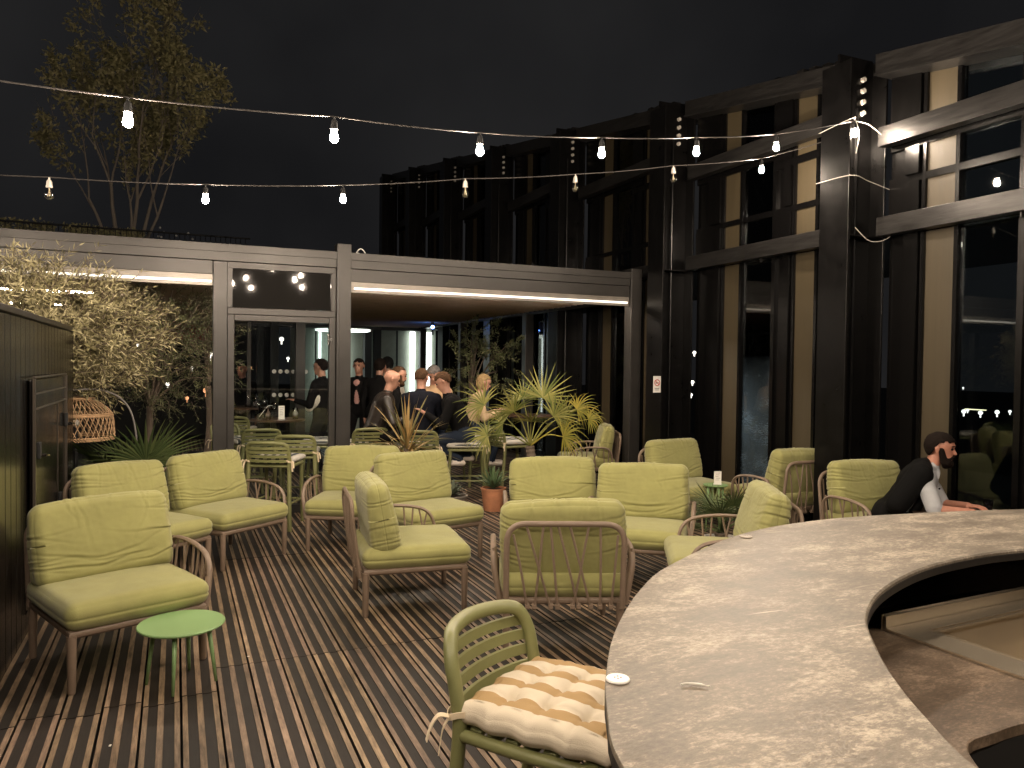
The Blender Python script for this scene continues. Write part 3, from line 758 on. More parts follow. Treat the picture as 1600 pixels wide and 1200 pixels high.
def offs(P, s):
    o = []
    for i in range(len(P)):
        a = P[max(0, i-1)]; b = P[min(len(P)-1, i+1)]; dx, dy = b[0]-a[0], b[1]-a[1]; L = math.hypot(dx, dy); o.append((P[i][0]+s*dy/L, P[i][1]-s*dx/L))
    return o
obj('front_panel', slab(offs(sub(outer), .10), offs(sub(outer), .13), 0.0, 1.046, .002), M['black'], bar)
low = [(.55, -.4), (.62, .2), (.70, .6), (.82, .95), (1.05, 1.25), (1.4, 1.47), (1.9, 1.62), (2.5, 1.60), (3.2, 1.4), (3.4, .9)]
lowin = [(1.10, -.4), (1.13, .3), (1.20, .66), (1.26, .83), (1.35, .953), (1.45, .97), (1.55, .975), (1.9, .975), (2.5, .95), (3.2, .6)]
# lower worktop with an opening for the sink
wt = bmesh.new()
Wd = lambda x, y, z: (x-.9, y-1.2, z)
lowr = smooth_poly(low, 4); lowi = smooth_poly(lowin, 4)
wtop = obj('worktop', slab(sub(lowr), sub(lowi), .88, .905, .003), M['lowtop'], bar)
bm = bmesh.new(); box2(bm, Wd(1.36, .975, .05), Wd(3.1, 1.0, .878)); obj('under_cabinet', bm, M['blackmatt'], bar)
# steel sink unit set on the worktop
sk = bmesh.new(); th = R(3)
def sp(u, v, z): return (1.735-.9+u*math.cos(th)+v*math.sin(th), 1.46-1.2+u*math.sin(th)-v*math.cos(th), z)   # u right, v toward the barman
def quadbox(bm, u0, u1, v0, v1, z0, z1):
    P = [sp(u0, v0, z0), sp(u1, v0, z0), sp(u1, v1, z0), sp(u0, v1, z0), sp(u0, v0, z1), sp(u1, v0, z1), sp(u1, v1, z1), sp(u0, v1, z1)]
    V = [bm.verts.new(p) for p in P]
    for f in ((3, 2, 1, 0), (4, 5, 6, 7), (0, 1, 5, 4), (1, 2, 6, 5), (2, 3, 7, 6), (3, 0, 4, 7)): bm.faces.new([V[k] for k in f])
quadbox(sk, 0, 1.3, -.014, 0, .90, .945)                        # upstand
quadbox(sk, 0, 1.3, .001, .055, .906, .9125); quadbox(sk, 0, .10, .055, .41, .906, .9125)
quadbox(sk, .10, 1.3, .345, .41, .906, .9125); quadbox(sk, .95, 1.3, .055, .345, .906, .9125)
quadbox(sk, .10, .95, .052, .0549, .72, .9118); quadbox(sk, .10, .95, .3451, .348, .72, .9118)
quadbox(sk, .097, .0999, .055, .345, .72, .9118); quadbox(sk, .9501, .953, .055, .345, .72, .9118)
quadbox(sk, .10, .95, .055, .345, .715, .72)
quadbox(sk, .115, .935, .062, .068, .905, .9115)
cutm = bmesh.new(); quadbox(cutm, .085, .965, .04, .36, .70, .95); bmesh.ops.recalc_face_normals(cutm, faces=cutm.faces)
cut = obj('cut', cutm); cut.location = (.9, 1.2, 0); bpy.context.view_layer.update()
bo = wtop.modifiers.new('b', 'BOOLEAN'); bo.object = cut; bo.operation = 'DIFFERENCE'; bo.solver = 'EXACT'
bpy.context.view_layer.update()
nm = bpy.data.meshes.new_from_object(wtop.evaluated_get(bpy.context.evaluated_depsgraph_get())); wtop.modifiers.clear(); wtop.data = nm; bpy.data.objects.remove(cut)
for (a_, b_) in (((.0, -.013, .946), (1.3, -.013, .946)), ((0, -.013, .946), (0, -.013, .905)), ((.10, .0555, .9135), (.95, .0555, .9135)), ((.10, .0555, .9135), (.10, .345, .9135)), ((0, .41, .9125), (1.3, .41, .9125)), ((0, .003, .9135), (1.3, .003, .9135))):
    tube(sk, [sp(*a_), sp(*b_)], .0018, 6)  # thin beads added along the steel edges to give them bright highlights
bmesh.ops.recalc_face_normals(sk, faces=sk.faces)
sko = obj('sink', sk, M['inox']); tag(sko, 'brushed steel sink with an upstand set behind the curved bar', 'sink'); sko.location = (.9, 1.2, 0)
# small things on the bar top
for (x, y, lab) in ((.647, 1.044, 'white plastic button disc on the bar edge above the striped cushion'), (1.55, 1.80, 'dark rimmed button disc at the far edge of the bar top')):
    b_ = thing('button_disc', lab, 'disc', (x, y, 1.1005), .4, 'button discs on the bar top')
    bm = bmesh.new(); lathe(bm, [(0, 0), (.0185, 0), (.0195, .0015), (.018, .004), (0, .0045)], 28); obj('disc', bm, M['white'] if x < 1 else mat('grey_disc', (.30, .26, .21), .5), b_)
    bm = bmesh.new()
    for a in range(4): lathe(bm, [(0, .0044), (.0016, .0044), (.0016, .005), (0, .005)], 8, (.005*math.cos(a*math.pi/2+.7), .005*math.sin(a*math.pi/2+.7), 0))
    obj('hole', bm, mat('hole_shadow', (.25, .22, .2), .8), b_)
bm = bmesh.new(); tube(bm, spline([(.726, .985, 1.104), (.738, .984, 1.104), (.752, .975, 1.104), (.764, .962, 1.104)], 4), [.002]*6+[.0024]*4+[.001]*3, 6, flat=.6)
tag(obj('paper_strip', bm, M['paper']), 'small curled white paper strip lying on the bar top', 'paper strip')

# ================================================================ STRING LIGHTS
bulb_parts = {}
def bulb_proto(lit):
    root = bpy.data.objects.new('festoon_bulb', None); COL.objects.link(root); root.empty_display_size = .05
    bm = bmesh.new(); lathe(bm, [(0, .072), (.010, .070), (.017, .058), (.019, .030), (.021, .028), (.021, .018), (.016, .015), (0, .015)], 16)
    tube(bm, [(0, 0, .065), (0, 0, .085)], .006, 8); obj('socket', bm, M['blackmatt'] if lit else M['socket'], root, True, 40)
    bm = bmesh.new(); lathe(bm, [(.013, .016), (.0165, .0), (.0215, -.014), (.0238, -.027), (.0205, -.040), (.012, -.049), (0, -.052)] if lit else [(.013, .016), (.015, .005), (.024, -.012), (.030, -.030), (.0285, -.045), (.020, -.058), (.010, -.064), (0, -.066)], 20)
    obj('glass', bm, M['bulb'] if lit else glass('bulb_glass', (.97, .97, .95), 2.6, .03), root, True)
    if not lit:
        bm = bmesh.new()
        tube(bm, [(0, 0, .02), (0, 0, -.02)], .0035, 6)
        for k in range(4):
            a = k*math.pi/2; tube(bm, [(.002*math.cos(a), .002*math.sin(a), -.005), (.012*math.cos(a), .012*math.sin(a), -.045)], .0012, 5)
        obj('filament', bm, M['filament'], root)
    return root
S1 = [(5.45, 5.03, 3.701, 1), (4.541, 4.996, 3.457, 1), (3.595, 4.805, 3.256, 1), (2.661, 4.609, 3.082, 1), (1.70, 4.426, 2.937, 1), (.778, 4.227, 2.848, 1), (-.212, 4.058, 2.749, 1), (-1.2, 3.86, 2.70, 1), (-2.2, 3.66, 2.68, 1)]
S2 = [(5.161, 5.872, 3.541, 1), (4.172, 5.913, 3.367, 0), (3.18, 5.955, 3.189, 0), (2.18, 6.002, 3.052, 0), (1.185, 6.045, 2.904, 1), (.191, 6.091, 2.814, 1), (-.804, 6.137, 2.768, 0), (-1.8, 6.18, 2.74, 1), (-2.8, 6.2, 2.74, 0)]
S3 = [(4.2-1.0*k, 1.9-.14*k, 3.50-.09*k, 1) for k in range(7)]  # extra string out of frame, added to brighten the bar and nearest chairs
S4 = [(4.6-1.05*k, -.1-.10*k, 3.4-.06*k, 1) for k in range(7)]  # second added string, unseen behind the camera, for the same fill light
S5 = [(4.6-1.05*k, -2.1, 3.3-.05*k, 1) for k in range(7)]
lit0 = unlit0 = None
for si, (S, lab) in enumerate(((S1, 'upper'), (S2, 'lower'), (S3, 'third'), (S4, 'fourth'))):
    P = [Vector((x, y, z+.088)) for x, y, z, l in S]
    pts = []
    first = [Vector((5.42, 5.34, P[0].z+.02))] if si == 0 else [Vector((5.42, 5.36, P[0].z+.06))] if si == 1 else []
    if si == 1: P0 = P; 
    path = (first if si else [])+P
    for a, b in zip(path, path[1:]):
        for k in range(8):
            t = k/8; q = a.lerp(b, t); q.z -= .009*4*t*(1-t)*(b-a).length; pts.append(q)
    pts.append(path[-1])
    bm = bmesh.new(); tube(bm, pts, .0042, 6)
    names = ['black cable of the upper string of lit bulbs, ending at the steel column', 'black cable of the lower string with several dark bulbs', 'black cable of the added unseen string above the bar', 'black cable of the added unseen string behind the bar', 'black cable strung furthest behind the bar']
    tag(obj('festoon_cable', bm, M['cable']), names[si], 'cable', 'festoon light cables')
    for k, (x, y, z, l) in enumerate(S):
        if l: 
            if lit0 is None: lit0 = bulb_proto(True); b_ = lit0
            else: b_ = copy_tree(lit0)
        else:
            if unlit0 is None: unlit0 = bulb_proto(False); b_ = unlit0
            else: b_ = copy_tree(unlit0)
        b_.location = (x, y, z)
        ordn = ['rightmost', 'second from right', 'third from right', 'fourth from right', 'fifth from right', 'sixth from right', 'seventh from right', 'eighth from right', 'ninth from right'][k]
        tag(b_, f"{'lit' if l else 'dark unlit'} round bulb, {ordn} on the {lab} string of lights", 'light bulb', f'bulbs on the {lab} string')
# cable tail wrapped round the steel column
for lab, runs in (('pale cable wrapped round the steel column beside the last lit bulb', (([(5.83, 4.99, 3.64), (5.6, 5.0, 3.76), (5.45, 5.03, 3.79), (5.40, 4.99, 3.80), (5.385, 5.2, 3.78), (5.385, 5.38, 3.76)], .004), ([(5.45, 5.02, 3.79), (5.47, 5.0, 3.66), (5.45, 5.01, 3.50)], .0035))),
                  ('thin pale cable ring round the steel column below the last bulb', (([(5.385, 5.40, 3.31), (5.385, 5.0, 3.30), (5.6, 5.0, 3.27), (5.84, 4.99, 3.22)], .0035),)),
                  ('slack thin cable hanging from the steel column under the lower beam', (([(5.45, 5.0, 2.85), (5.62, 4.98, 2.74), (5.84, 4.97, 2.80), (5.75, 4.85, 2.96)], .004),))):
    bm = bmesh.new()
    for q_, r_ in runs: tube(bm, spline(q_, 6), r_, 6)
    tag(obj('cable_wrap', bm, M['socket']), lab, 'cable', 'cables on the steel column')

# ================================================================ LOUNGE CHAIRS
W_, D_ = .68, .68
def seat_fold(x, y, z, s):
    e = max(0, 1-abs(z)*.2)
    g = (.006*nz3(x*1.6+s, y*1.6, 3)+.0020*nz3(x*5, y*5+s, 1))*e
    for k in range(4):
        xx = -.5+.34*k+.25*(y-.6)*(k-1.5)+.08*nz3(y*3, k, s); g -= .003*math.exp(-((x-xx)/.03)**2)*math.exp(-((y-.5)/.35)**2)*e
    g -= .0035*math.exp(-((z+.1)/.10)**2)*(1 if max(abs(x), abs(y)) > .9 else 0)
    return g
def creases(seed):
    r = random.Random(int(seed*100)); L = []
    for k in range(13):                                  # from the sides, sagging to the middle
        sx = -1 if k % 2 else 1; L.append(('s', sx, r.uniform(-.75, .85), r.uniform(.35, .95), r.uniform(.1, .7), r.uniform(.25, .75), r.uniform(.0028, .0062), r.uniform(.018, .034)))
    for k in range(9):                                   # from the top edge down
        L.append(('t', r.uniform(-.8, .8), r.uniform(-.25, .25), r.uniform(.4, 1.5), 0, 0, r.uniform(.0022, .005), r.uniform(.012, .024)))
    for k in range(3): L.append(('b', r.uniform(-.72, -.45), r.uniform(.15, .4), r.uniform(-.3, .3), r.uniform(.5, .9), 0, r.uniform(.004, .0075), r.uniform(.022, .035)))
    return L
CR = {}
def back_fold(x, y, z, s):
    if s not in CR: CR[s] = creases(s)
    a = 0; wob = .05*nz3(x*2.5+s, z*2.5, s)
    for k, p, q, l, m_, n_, A, w_ in CR[s]:
        if k == 's':
            t = 1-x*p
            if t > 1.2: continue
            zz = q-m_*t+n_*.6*t*t+wob; f = math.exp(-(t/l)**2*1.5); d = (z-zz)/w_
        elif k == 't':
            t = 1-z
            xx = p+q*t+wob*1.2; f = math.exp(-(t/l)**2*1.6); d = (x-xx)/w_
        else:
            zz = p+q*(x-l)**2+wob; f = math.exp(-((x-l)/m_)**4); d = (z-zz)/w_
            if y > .2: continue
        if abs(d) < 5: a += A*f*(-math.exp(-d*d)+.45*math.exp(-(d-2)**2/2.2))
    a += .007*nz3(x*1.6+s, y, z*1.6)*max(0, 1-abs(y)*.2)+.0012*nz3(x*9, y*3, z*9+s)
    a = max(-.008, min(.007, a))
    if abs(y-.02) < .10: a -= .004*math.exp(-((y-.02)/.045)**2)
    return a
back_meshes = []
for s in range(5):
    bm = pillow(.695, .155, .455, 76, .056, .026, back_fold, s*1.7+.4)
    for v in bm.verts:                       # thicker at the foot, lean back
        t = (v.co.z+.22)/.44; v.co.y *= 1.14-.30*t
        v.co.z += -.012*(v.co.x/.34)**2*(1 if v.co.z > 0 else 0)
    d = bpy.data.meshes.new('back_cushion'); bm.to_mesh(d); bm.free(); d.materials.append(M['cushion'])
    for p in d.polygons: p.use_smooth = True
    back_meshes.append(d)
seat_meshes = []
for s in range(2):
    bm = pillow(.70, .71, .125, 40, .052, .020, seat_fold, s*3.1)
    d = bpy.data.meshes.new('seat_cushion'); bm.to_mesh(d); bm.free(); d.materials.append(M['cushion'])
    for p in d.polygons: p.use_smooth = True
    seat_meshes.append(d)
def mesh_of(name, bm, m, smooth=True):
    d = bpy.data.meshes.new(name); bm.normal_update(); bm.to_mesh(d); bm.free(); d.materials.append(m)
    if smooth:
        for p in d.polygons: p.use_smooth = True
        d.set_sharp_from_angle(angle=R(50))
    return d
bm = bmesh.new(); hw, hd, zf = W_/2-.02, D_/2-.02, .285
tube(bm, [(hw, -hd, zf), (hw, hd, zf), (-hw, hd, zf), (-hw, -hd, zf)], .021, 10, closed=True)
for k in range(6): box(bm, (0, -hd+.07+k*.1, zf+.006), (2*hw-.02, .05, .012), None, 0, .003)
FRAME = mesh_of('frame', bm, M['taupe'])
bm = bmesh.new(); tube(bm, [(0, 0, zf-.004), (0, 0, zf-.05), (0, 0, .008), (0, 0, 0)], [.0235, .0225, .0185, .015], 12); LEG = mesh_of('leg', bm, M['taupe'])
def arch(bm, x0, x1, zb, zt, y, r, rad, flat=.75, bow=0, lean=0):
    pts = arc([(x0, y, zb), (x0+.0, y+lean*.9, zt), (x1, y+lean*.9, zt), (x1, y, zb)], rad, 7)
    P = []
    for p in pts: P.append(Vector((p.x, p.y+bow*math.sin(max(0, min(1, (p.z-zb)/(zt-zb)))*math.pi*.5), p.z)))
    tube(bm, P, r, 8, flat=flat)
# back lattice
bm = bmesh.new(); yb = D_/2+.018
arch(bm, -.325, .325, .255, .735, yb, .0165, .11, .8, .05)
rods = [(.055, .095), (.205, .19), (.305, .425), (.465, .27), (.565, .375), (.63, .555), (.69, .755), (.835, .615), (.945, .815), (.365, .30)][:9]
for a, b in rods:
    xa, xb = -.325+.65*a, -.325+.65*b
    zt_ = .725-(.05 if a < .08 or a > .92 else 0)
    P = [(xb, yb-.002, .25), (xb+(xa-xb)*.5, yb+.038, .49), (xa, yb+.048, zt_)]
    tube(bm, spline(P, 4), .0072, 6)
for a, b in rods: tube(bm, [(-.325+.65*b-.012, yb-.006, .262), (-.325+.65*b+.012, yb-.006, .262)], .02, 6)
BACKF = mesh_of('back_frame', bm, M['taupe'])
# arm lattice (side = +x)
def arm_mesh(k):
    bm = bmesh.new(); xa = W_/2+.012
    def pt(y, z): return Vector((k*(xa+.045*math.sin(min(1, (z-.26)/.3)*math.pi*.5)), y, z))
    outline = arc([Vector((0, .30, .26)), Vector((0, .285, .565)), Vector((0, -.02, .575)), Vector((0, -.235, .53)), Vector((0, -.285, .27))], .13, 8)
    tube(bm, [pt(p.y, p.z) for p in outline], .0165, 8, flat=.75)
    for a, b in ((.25, .24), (.18, .20), (.10, .03), (.04, .10), (-.03, -.05), (-.10, -.08), (-.145, -.19), (-.205, -.16)):
        zt_ = .567-(.0 if a > -.05 else (-.05-a)*.28)
        tube(bm, [pt(b, .262), pt((a+b)/2, .42), pt(a, zt_)], .0072, 6)
    for a in (.24, -.16): tube(bm, [(k*(xa-.02), a, .275), (k*(xa+.01), a, .268)], .012, 6)
    return mesh_of('armrest', bm, M['taupe'])
ARM = {1: arm_mesh(1), -1: arm_mesh(-1)}
def lounge(label, x, y, rz, arms='', bi=0, back=True, group='green cushioned lounge chairs', cat='armchair', lean=13, zz=0, shift=(0, 0)):
    t = thing('lounge_chair', label, cat, (x, y, 0), R(rz), group)
    obj('frame', FRAME, None, t)
    for sx in (-1, 1):
        for sy in (-1, 1):
            l = obj('leg', LEG, None, t); l.location = (sx*hw, sy*hd, 0)
    c = obj('seat_cushion', seat_meshes[bi % 2], None, t); c.location = (0, -.01, .368)
    obj('back_frame', BACKF, None, t)
    b = obj('back_cushion', back_meshes[bi % 5], None, t); b.location = (shift[0], D_/2-.105+shift[1], .625+zz); b.rotation_euler = (R(-lean), R(1.5*((bi*7) % 3-1)), R(1.2*((bi*5) % 3-1)))
    for k, ch in ((-1, 'L'), (1, 'R')):
        if ch in arms: obj('armrest', ARM[k], None, t)
    return t
def centre_from(px, py, rz, cx, cy):
    """frame centre when local corner (cx,cy) stands at world px,py"""
    a = R(rz); return px-(cx*math.cos(a)-cy*math.sin(a)), py-(cx*math.sin(a)+cy*math.cos(a))
def place(label, px, py, rz, cx, cy, **k):
    x, y = centre_from(px, py, rz, cx, cy); return lounge(label, x, y, rz, **k)
place('largest front-left green chair with one arm, against the black shed, beside the green side table', -.458, 4.178, 22.6, -hw, -hd, arms='R', bi=0)
place('green one armed chair at the right end of the sofa pair before the fan palm', .832, 6.642, 38, hw, -hd, arms='R', bi=1)
place('armless green seat at the left end of the sofa pair behind the front-left chair', .22, 6.16, 38, hw, -hd, arms='', bi=2)
place('green armchair facing the camera left of centre, in front of the glazed door post', 1.033, 6.686, -27, -hw, -hd, arms='L', bi=3, lean=11)
place('green armchair seen from its side in the centre, its back cushion towards the left', 1.096, 4.775, 83.5, -hw, hd, arms='R', bi=4, lean=10, shift=(0, -.01))
place('green armless chair just behind the side-on armchair in the centre', 2.331, 5.96, 15, hw, -hd, arms='', bi=1, lean=13)
place('green armchair seen from behind with its crossed rod back towards the camera', 1.70, 3.93, 158, hw, hd, arms='LR', bi=2, lean=12)
lounge('green armchair facing the camera behind the one seen from behind', 2.78, 5.48, -22, arms='LR', bi=0, lean=11)
lounge('green armchair facing the camera directly right of centre, wrinkled back cushion', 3.22, 4.92, -38, arms='LR', bi=3, lean=11)
lounge('green armchair facing left, half hidden behind the round edge of the bar', 3.27, 4.00, -121, arms='LR', bi=4, lean=12)
lounge('far green armchair in front of the tan timber strip and wet window', 4.86, 6.52, 8, arms='L', bi=1, lean=11)
lounge('green armchair seen from behind, cut off by the tall steel column', 5.47, 5.86, 181, arms='LR', bi=3, lean=11)
lounge('green armchair the bearded man sits on, right of the steel column', 5.29, 4.47, -4, arms='LR', bi=2, lean=10)
lounge('dim green armchair inside the pergola beside its right post', 5.0, 8.95, -113, arms='LR', bi=0, lean=11)

# ================================================================ SIDE TABLE
def side_table(label, x, y, r=.205, h=.30, cat='table', grp='small green side tables'):
    t = thing('side_table', label, cat, (x, y, 0), .3, grp)
    bm = bmesh.new(); lathe(bm, [(0, h-.012), (r-.012, h-.012), (r-.002, h-.006), (r, h), (r-.004, h+.004), (r-.012, h+.002), (0, h+.001)], 48)
    obj('table_top', bm, M['green'], t, True, 35)
    for k in range(4):
        a = math.pi/4+k*math.pi/2+.25; bm = bmesh.new()
        tube(bm, [(.62*r*math.cos(a), .62*r*math.sin(a), h-.012), (.80*r*math.cos(a), .80*r*math.sin(a), 0)], [.0125, .0075], 10); obj('leg', bm, M['green'], t, True)
    bm = bmesh.new(); lathe(bm, [(0, h-.022), (.7*r, h-.022), (.7*r, h-.0125), (0, h-.0125)], 24); obj('rim_plate', bm, M['green'], t)
    return t
side_table('round green lacquered side table in front of the front-left chair', .025, 4.13)
side_table('green side table holding the white menu card by the wet window', 4.85, 6.08, .12, .46)
mc = bmesh.new(); box2(mc, (-.04, -.003, 0), (.04, .003, .13)); 
def card(name, label, x, y, z, rz, w=.055, h=.12, grp=None, rows=5):
    t = thing(name, label, 'card', (x, y, z), rz, grp)
    bm = bmesh.new(); box2(bm, (-w/2, -.002, 0), (w/2, .002, h)); box2(bm, (-w/2-.005, -.012, 0), (w/2+.005, .012, .008)); obj('sheet', bm, M['paper'], t)
    bm = bmesh.new()
    for k in range(rows): box2(bm, (-w*.32+.004*(k % 2), -.0032, h*.85-k*h*.13), (w*.3-.007*(k % 3), -.0024, h*.85-k*h*.13+h*.03))
    obj('print', bm, mat('faint_print', (.35, .30, .27), .8), t); return t
card('menu_card', 'white upright menu card on the side table by the wet window', 4.85, 6.05, .467, -.5, .07, .13)
# low round table the bearded man leans on
tb = thing('low_table', 'dark low round table the bearded man rests his arms on', 'table', (5.30, 3.72, 0))
bm = bmesh.new(); lathe(bm, [(0, .545), (.40, .545), (.41, .553), (.40, .562), (0, .562)], 48); obj('table_top', bm, M['table'], tb)
bm = bmesh.new(); tube(bm, [(0, 0, .544), (0, 0, .02)], .03, 12); lathe(bm, [(0, 0), (.22, 0), (.21, .012), (.04, .02), (0, .02)], 28); obj('pedestal', bm, M['blackmatt'], tb)
def tumbler(label, x, y, z, r=.035, h=.10, grp=None, drink=None):
    t = thing('drinking_glass', label, 'glass', (x, y, z), 0, grp)
    bm = bmesh.new(); lathe(bm, [(0, 0), (r*.85, 0), (r, h), (r-.002, h), (r*.85-.003, .008), (0, .008)], 20); obj('bowl', bm, M['clear'], t, True)
    if drink: bm = bmesh.new(); lathe(bm, [(0, .009), (r*.82, .009), (r*.92, h*.55), (0, h*.55)], 18); obj('drink', bm, drink, t, True)
    return t
tumbler('empty drinking glass at the hand of the bearded man', 5.545, 3.80, .563, .033, .085)

# ================================================================ BAR STOOLS
STRIPE = mat('striped_cotton', (.6, .5, .4), .9, bump=.3, bscale=500)
def _stripe(m, ca, cb, period=.105, ph=.0):
    n = m.node_tree.nodes; l = m.node_tree.links; b = n['Principled BSDF']
    t = n.new('ShaderNodeTexCoord'); sx = n.new('ShaderNodeSeparateXYZ'); l.new(t.outputs['UV'], sx.inputs[0])
    a = n.new('ShaderNodeMath'); a.operation = 'MULTIPLY_ADD'; a.inputs[1].default_value = 1/period; a.inputs[2].default_value = ph; l.new(sx.outputs[0], a.inputs[0])
    f = n.new('ShaderNodeMath'); f.operation = 'FRACT'; l.new(a.outputs[0], f.inputs[0])
    r = n.new('ShaderNodeValToRGB'); r.color_ramp.interpolation = 'CONSTANT'; e = r.color_ramp.elements
    e[0].position = 0; e[0].color = (*ca, 1); e[1].position = .5; e[1].color = (*cb, 1)
    l.new(f.outputs[0], r.inputs['Fac']); l.new(r.outputs['Color'], b.inputs['Base Color'])
_stripe(STRIPE, (.40, .265, .12), (.66, .58, .45), .105, .62)
STRIPEG = mat('grey_striped_cotton', (.6, .5, .4), .9); _stripe(STRIPEG, (.05, .06, .07), (.55, .52, .46), .08, .3)
SW, SDp = .40, .40
def stool_frame(hi=True, sz=.655):
    bm = bmesh.new(); bt = sz+.212
    lx, ly = SW/2, SDp/2
    # rear posts continue into a bowed top rail
    def P(x, y, z): return Vector((x, y, z))
    post = [P(-lx-.035, ly+.075, 0), P(-lx-.012, ly+.03, sz*.5), P(-lx, ly+.0, sz-.03), P(-lx, ly+.012, sz+.09), P(-lx+.004, ly+.030, bt-.055), P(-lx+.03, ly+.052, bt-.008), P(-lx+.09, ly+.085, bt+.006),
            P(0, ly+.105, bt+.01)]
    sp_ = spline(post+[P(-p.x, p.y, p.z) for p in post[-2::-1]], 6)
    n = len(sp_); rs = [.0215 for i in range(n)]
    tube(bm, sp_, rs, 12, flat=.85)
    # slats (flat bowed ribbons)
    for k, z in enumerate((sz+.166, sz+.124, sz+.082, sz+.036)):
        pts = []
        dy = .030-.010*k
        for i in range(15):
            u = -1+2*i/14; x = u*(lx-.004); y = ly+.012+dy+(.052-.004*k)*(1-u*u)**.8; pts.append(P(x, y-.004, z+(0)))
        h = .0145
        for s_ in (0,):
            a = [bm.verts.new((p.x, p.y-.004, p.z-h)) for p in pts]; b = [bm.verts.new((p.x, p.y-.004+.004, p.z+h)) for p in pts]
            c = [bm.verts.new((p.x, p.y+.007+.004, p.z+h)) for p in pts]; d = [bm.verts.new((p.x, p.y+.007, p.z-h)) for p in pts]
            for i in range(14):
                for A, B in ((a, b), (b, c), (c, d), (d, a)): bm.faces.new((A[i], B[i], B[i+1], A[i+1]))
    # seat slats
    for k in range(7):
        y = -ly+.03+k*.055; box(bm, (0, y, sz-.012), (SW-.03, .038, .016), None, 0, .004)
    rim = [P(-lx, ly, sz-.02), P(-lx-.004, 0, sz-.02), P(-lx+.012, -ly+.02, sz-.02), P(-lx+.06, -ly-.005, sz-.02)]
    tube(bm, spline(rim+[P(-p.x, p.y, p.z) for p in rim[::-1]], 5), .017, 8)
    tube(bm, [P(-lx, ly, sz-.02), P(lx, ly, sz-.02)], .015, 8)
    bmesh.ops.recalc_face_normals(bm, faces=bm.faces)
    return mesh_of('frame', bm, M['olive'])
STF = stool_frame()
def stool_leg():
    bm = bmesh.new(); tube(bm, spline([(0, 0, .64), (0, -.02, .30), (0, -.045, 0)], 4), [.019]*5+[.017]*4, 10); return mesh_of('leg', bm, M['olive'])
STL = stool_leg()
bm = bmesh.new()
tube(bm, [(-SW/2-.005, SDp/2+.035, .26), (-SW/2-.0, -SDp/2-.03, .26)], .011, 8); tube(bm, [(SW/2+.005, SDp/2+.035, .26), (SW/2, -SDp/2-.03, .26)], .011, 8); tube(bm, [(-SW/2, -SDp/2-.03, .24), (SW/2, -SDp/2-.03, .24)], .013, 8)
STB = mesh_of('footrest', bm, M['olive'])
def pad_mesh(material, tuft=.024, n=64, wd=.42, dp=.44, th=.046):
    bm = pillow(wd, dp, th, n, .020, .016)
    uv = bm.loops.layers.uv.new('UVMap')
    tp = [(a, b) for a in (-.5, 0, .5) for b in (-.5, 0, .5)]
    for f in bm.faces:
        for lp in f.loops:
            c = lp.vert.co; lp[uv].uv = (c.x+(.4*c.z if abs(c.x) > wd*.47 else 0)+.006*nz3(c.x*9, c.y*9, 4), c.y)
    for v in bm.verts:
        u, w_ = v.co.x/(wd/2), v.co.y/(dp/2)
        if v.co.z > -.005:
            dz = 0
            for a, b in tp:
                r = math.hypot(u-a, w_-b); dz -= tuft*(.75*math.exp(-(r/.17)**2)+.45*math.exp(-(r/.055)**2))
                th_ = math.atan2(w_-b, u-a); dz -= .0035*math.exp(-(r/.22)**2)*math.cos(th_*6+a*3+b*5)
            for a in (-.5, 0, .5):
                for (p_, q_) in ((u, w_), (w_, u)):
                    near = max(0, 1-min(abs(q_-t) for t in (-.5, 0, .5))/.25) if abs(q_) < .75 else max(0, 1-(abs(q_)-.5)/.5)*.7
                    dz -= tuft*.34*math.exp(-((p_-a)/.035)**2)*(.45+.55*near)
            fade = min(1, (v.co.z+.005)/.02)
            v.co.z += (dz+.005*nz3(u*3, w_*3, 2)+.016*max(0, 1-u*u)**.5*max(0, 1-w_*w_)**.5)*fade
        e = .012*(math.cos(w_*math.pi*4)) if abs(u) > .85 else 0
        v.co.x += math.copysign(1, u)*e*.6
        e = .012*(math.cos(u*math.pi*4)) if abs(w_) > .85 else 0
        v.co.y += math.copysign(1, w_)*e*.6
    d = bpy.data.meshes.new('seat_pad'); bm.to_mesh(d); bm.free(); d.materials.append(material)
    for p in d.polygons: p.use_smooth = True
    return d
PADT = pad_mesh(STRIPE); PADG = pad_mesh(STRIPEG, .012, 16)
bm = bmesh.new()
def ribbon(bm, pts, w, thick=.0012, wdir=(0, 0, 1)):
    pts = spline(pts, 5); wd = Vector(wdir)*w/2
    A = []
    for i, p in enumerate(pts):
        t = (pts[min(i+1, len(pts)-1)]-pts[max(0, i-1)]).normalized(); q = (wd-t*wd.dot(t)).normalized()*w/2; nrm = t.cross(q).normalized()*thick
        A.append([bm.verts.new(p+q+nrm), bm.verts.new(p-q+nrm), bm.verts.new(p-q-nrm), bm.verts.new(p+q-nrm)])
    for a, b in zip(A, A[1:]):
        for k in range(4): bm.faces.new((a[k], a[(k+1) % 4], b[(k+1) % 4], b[k]))
    bm.faces.new(A[0][::-1]); bm.faces.new(A[-1])
sz = .655
tiebm = []
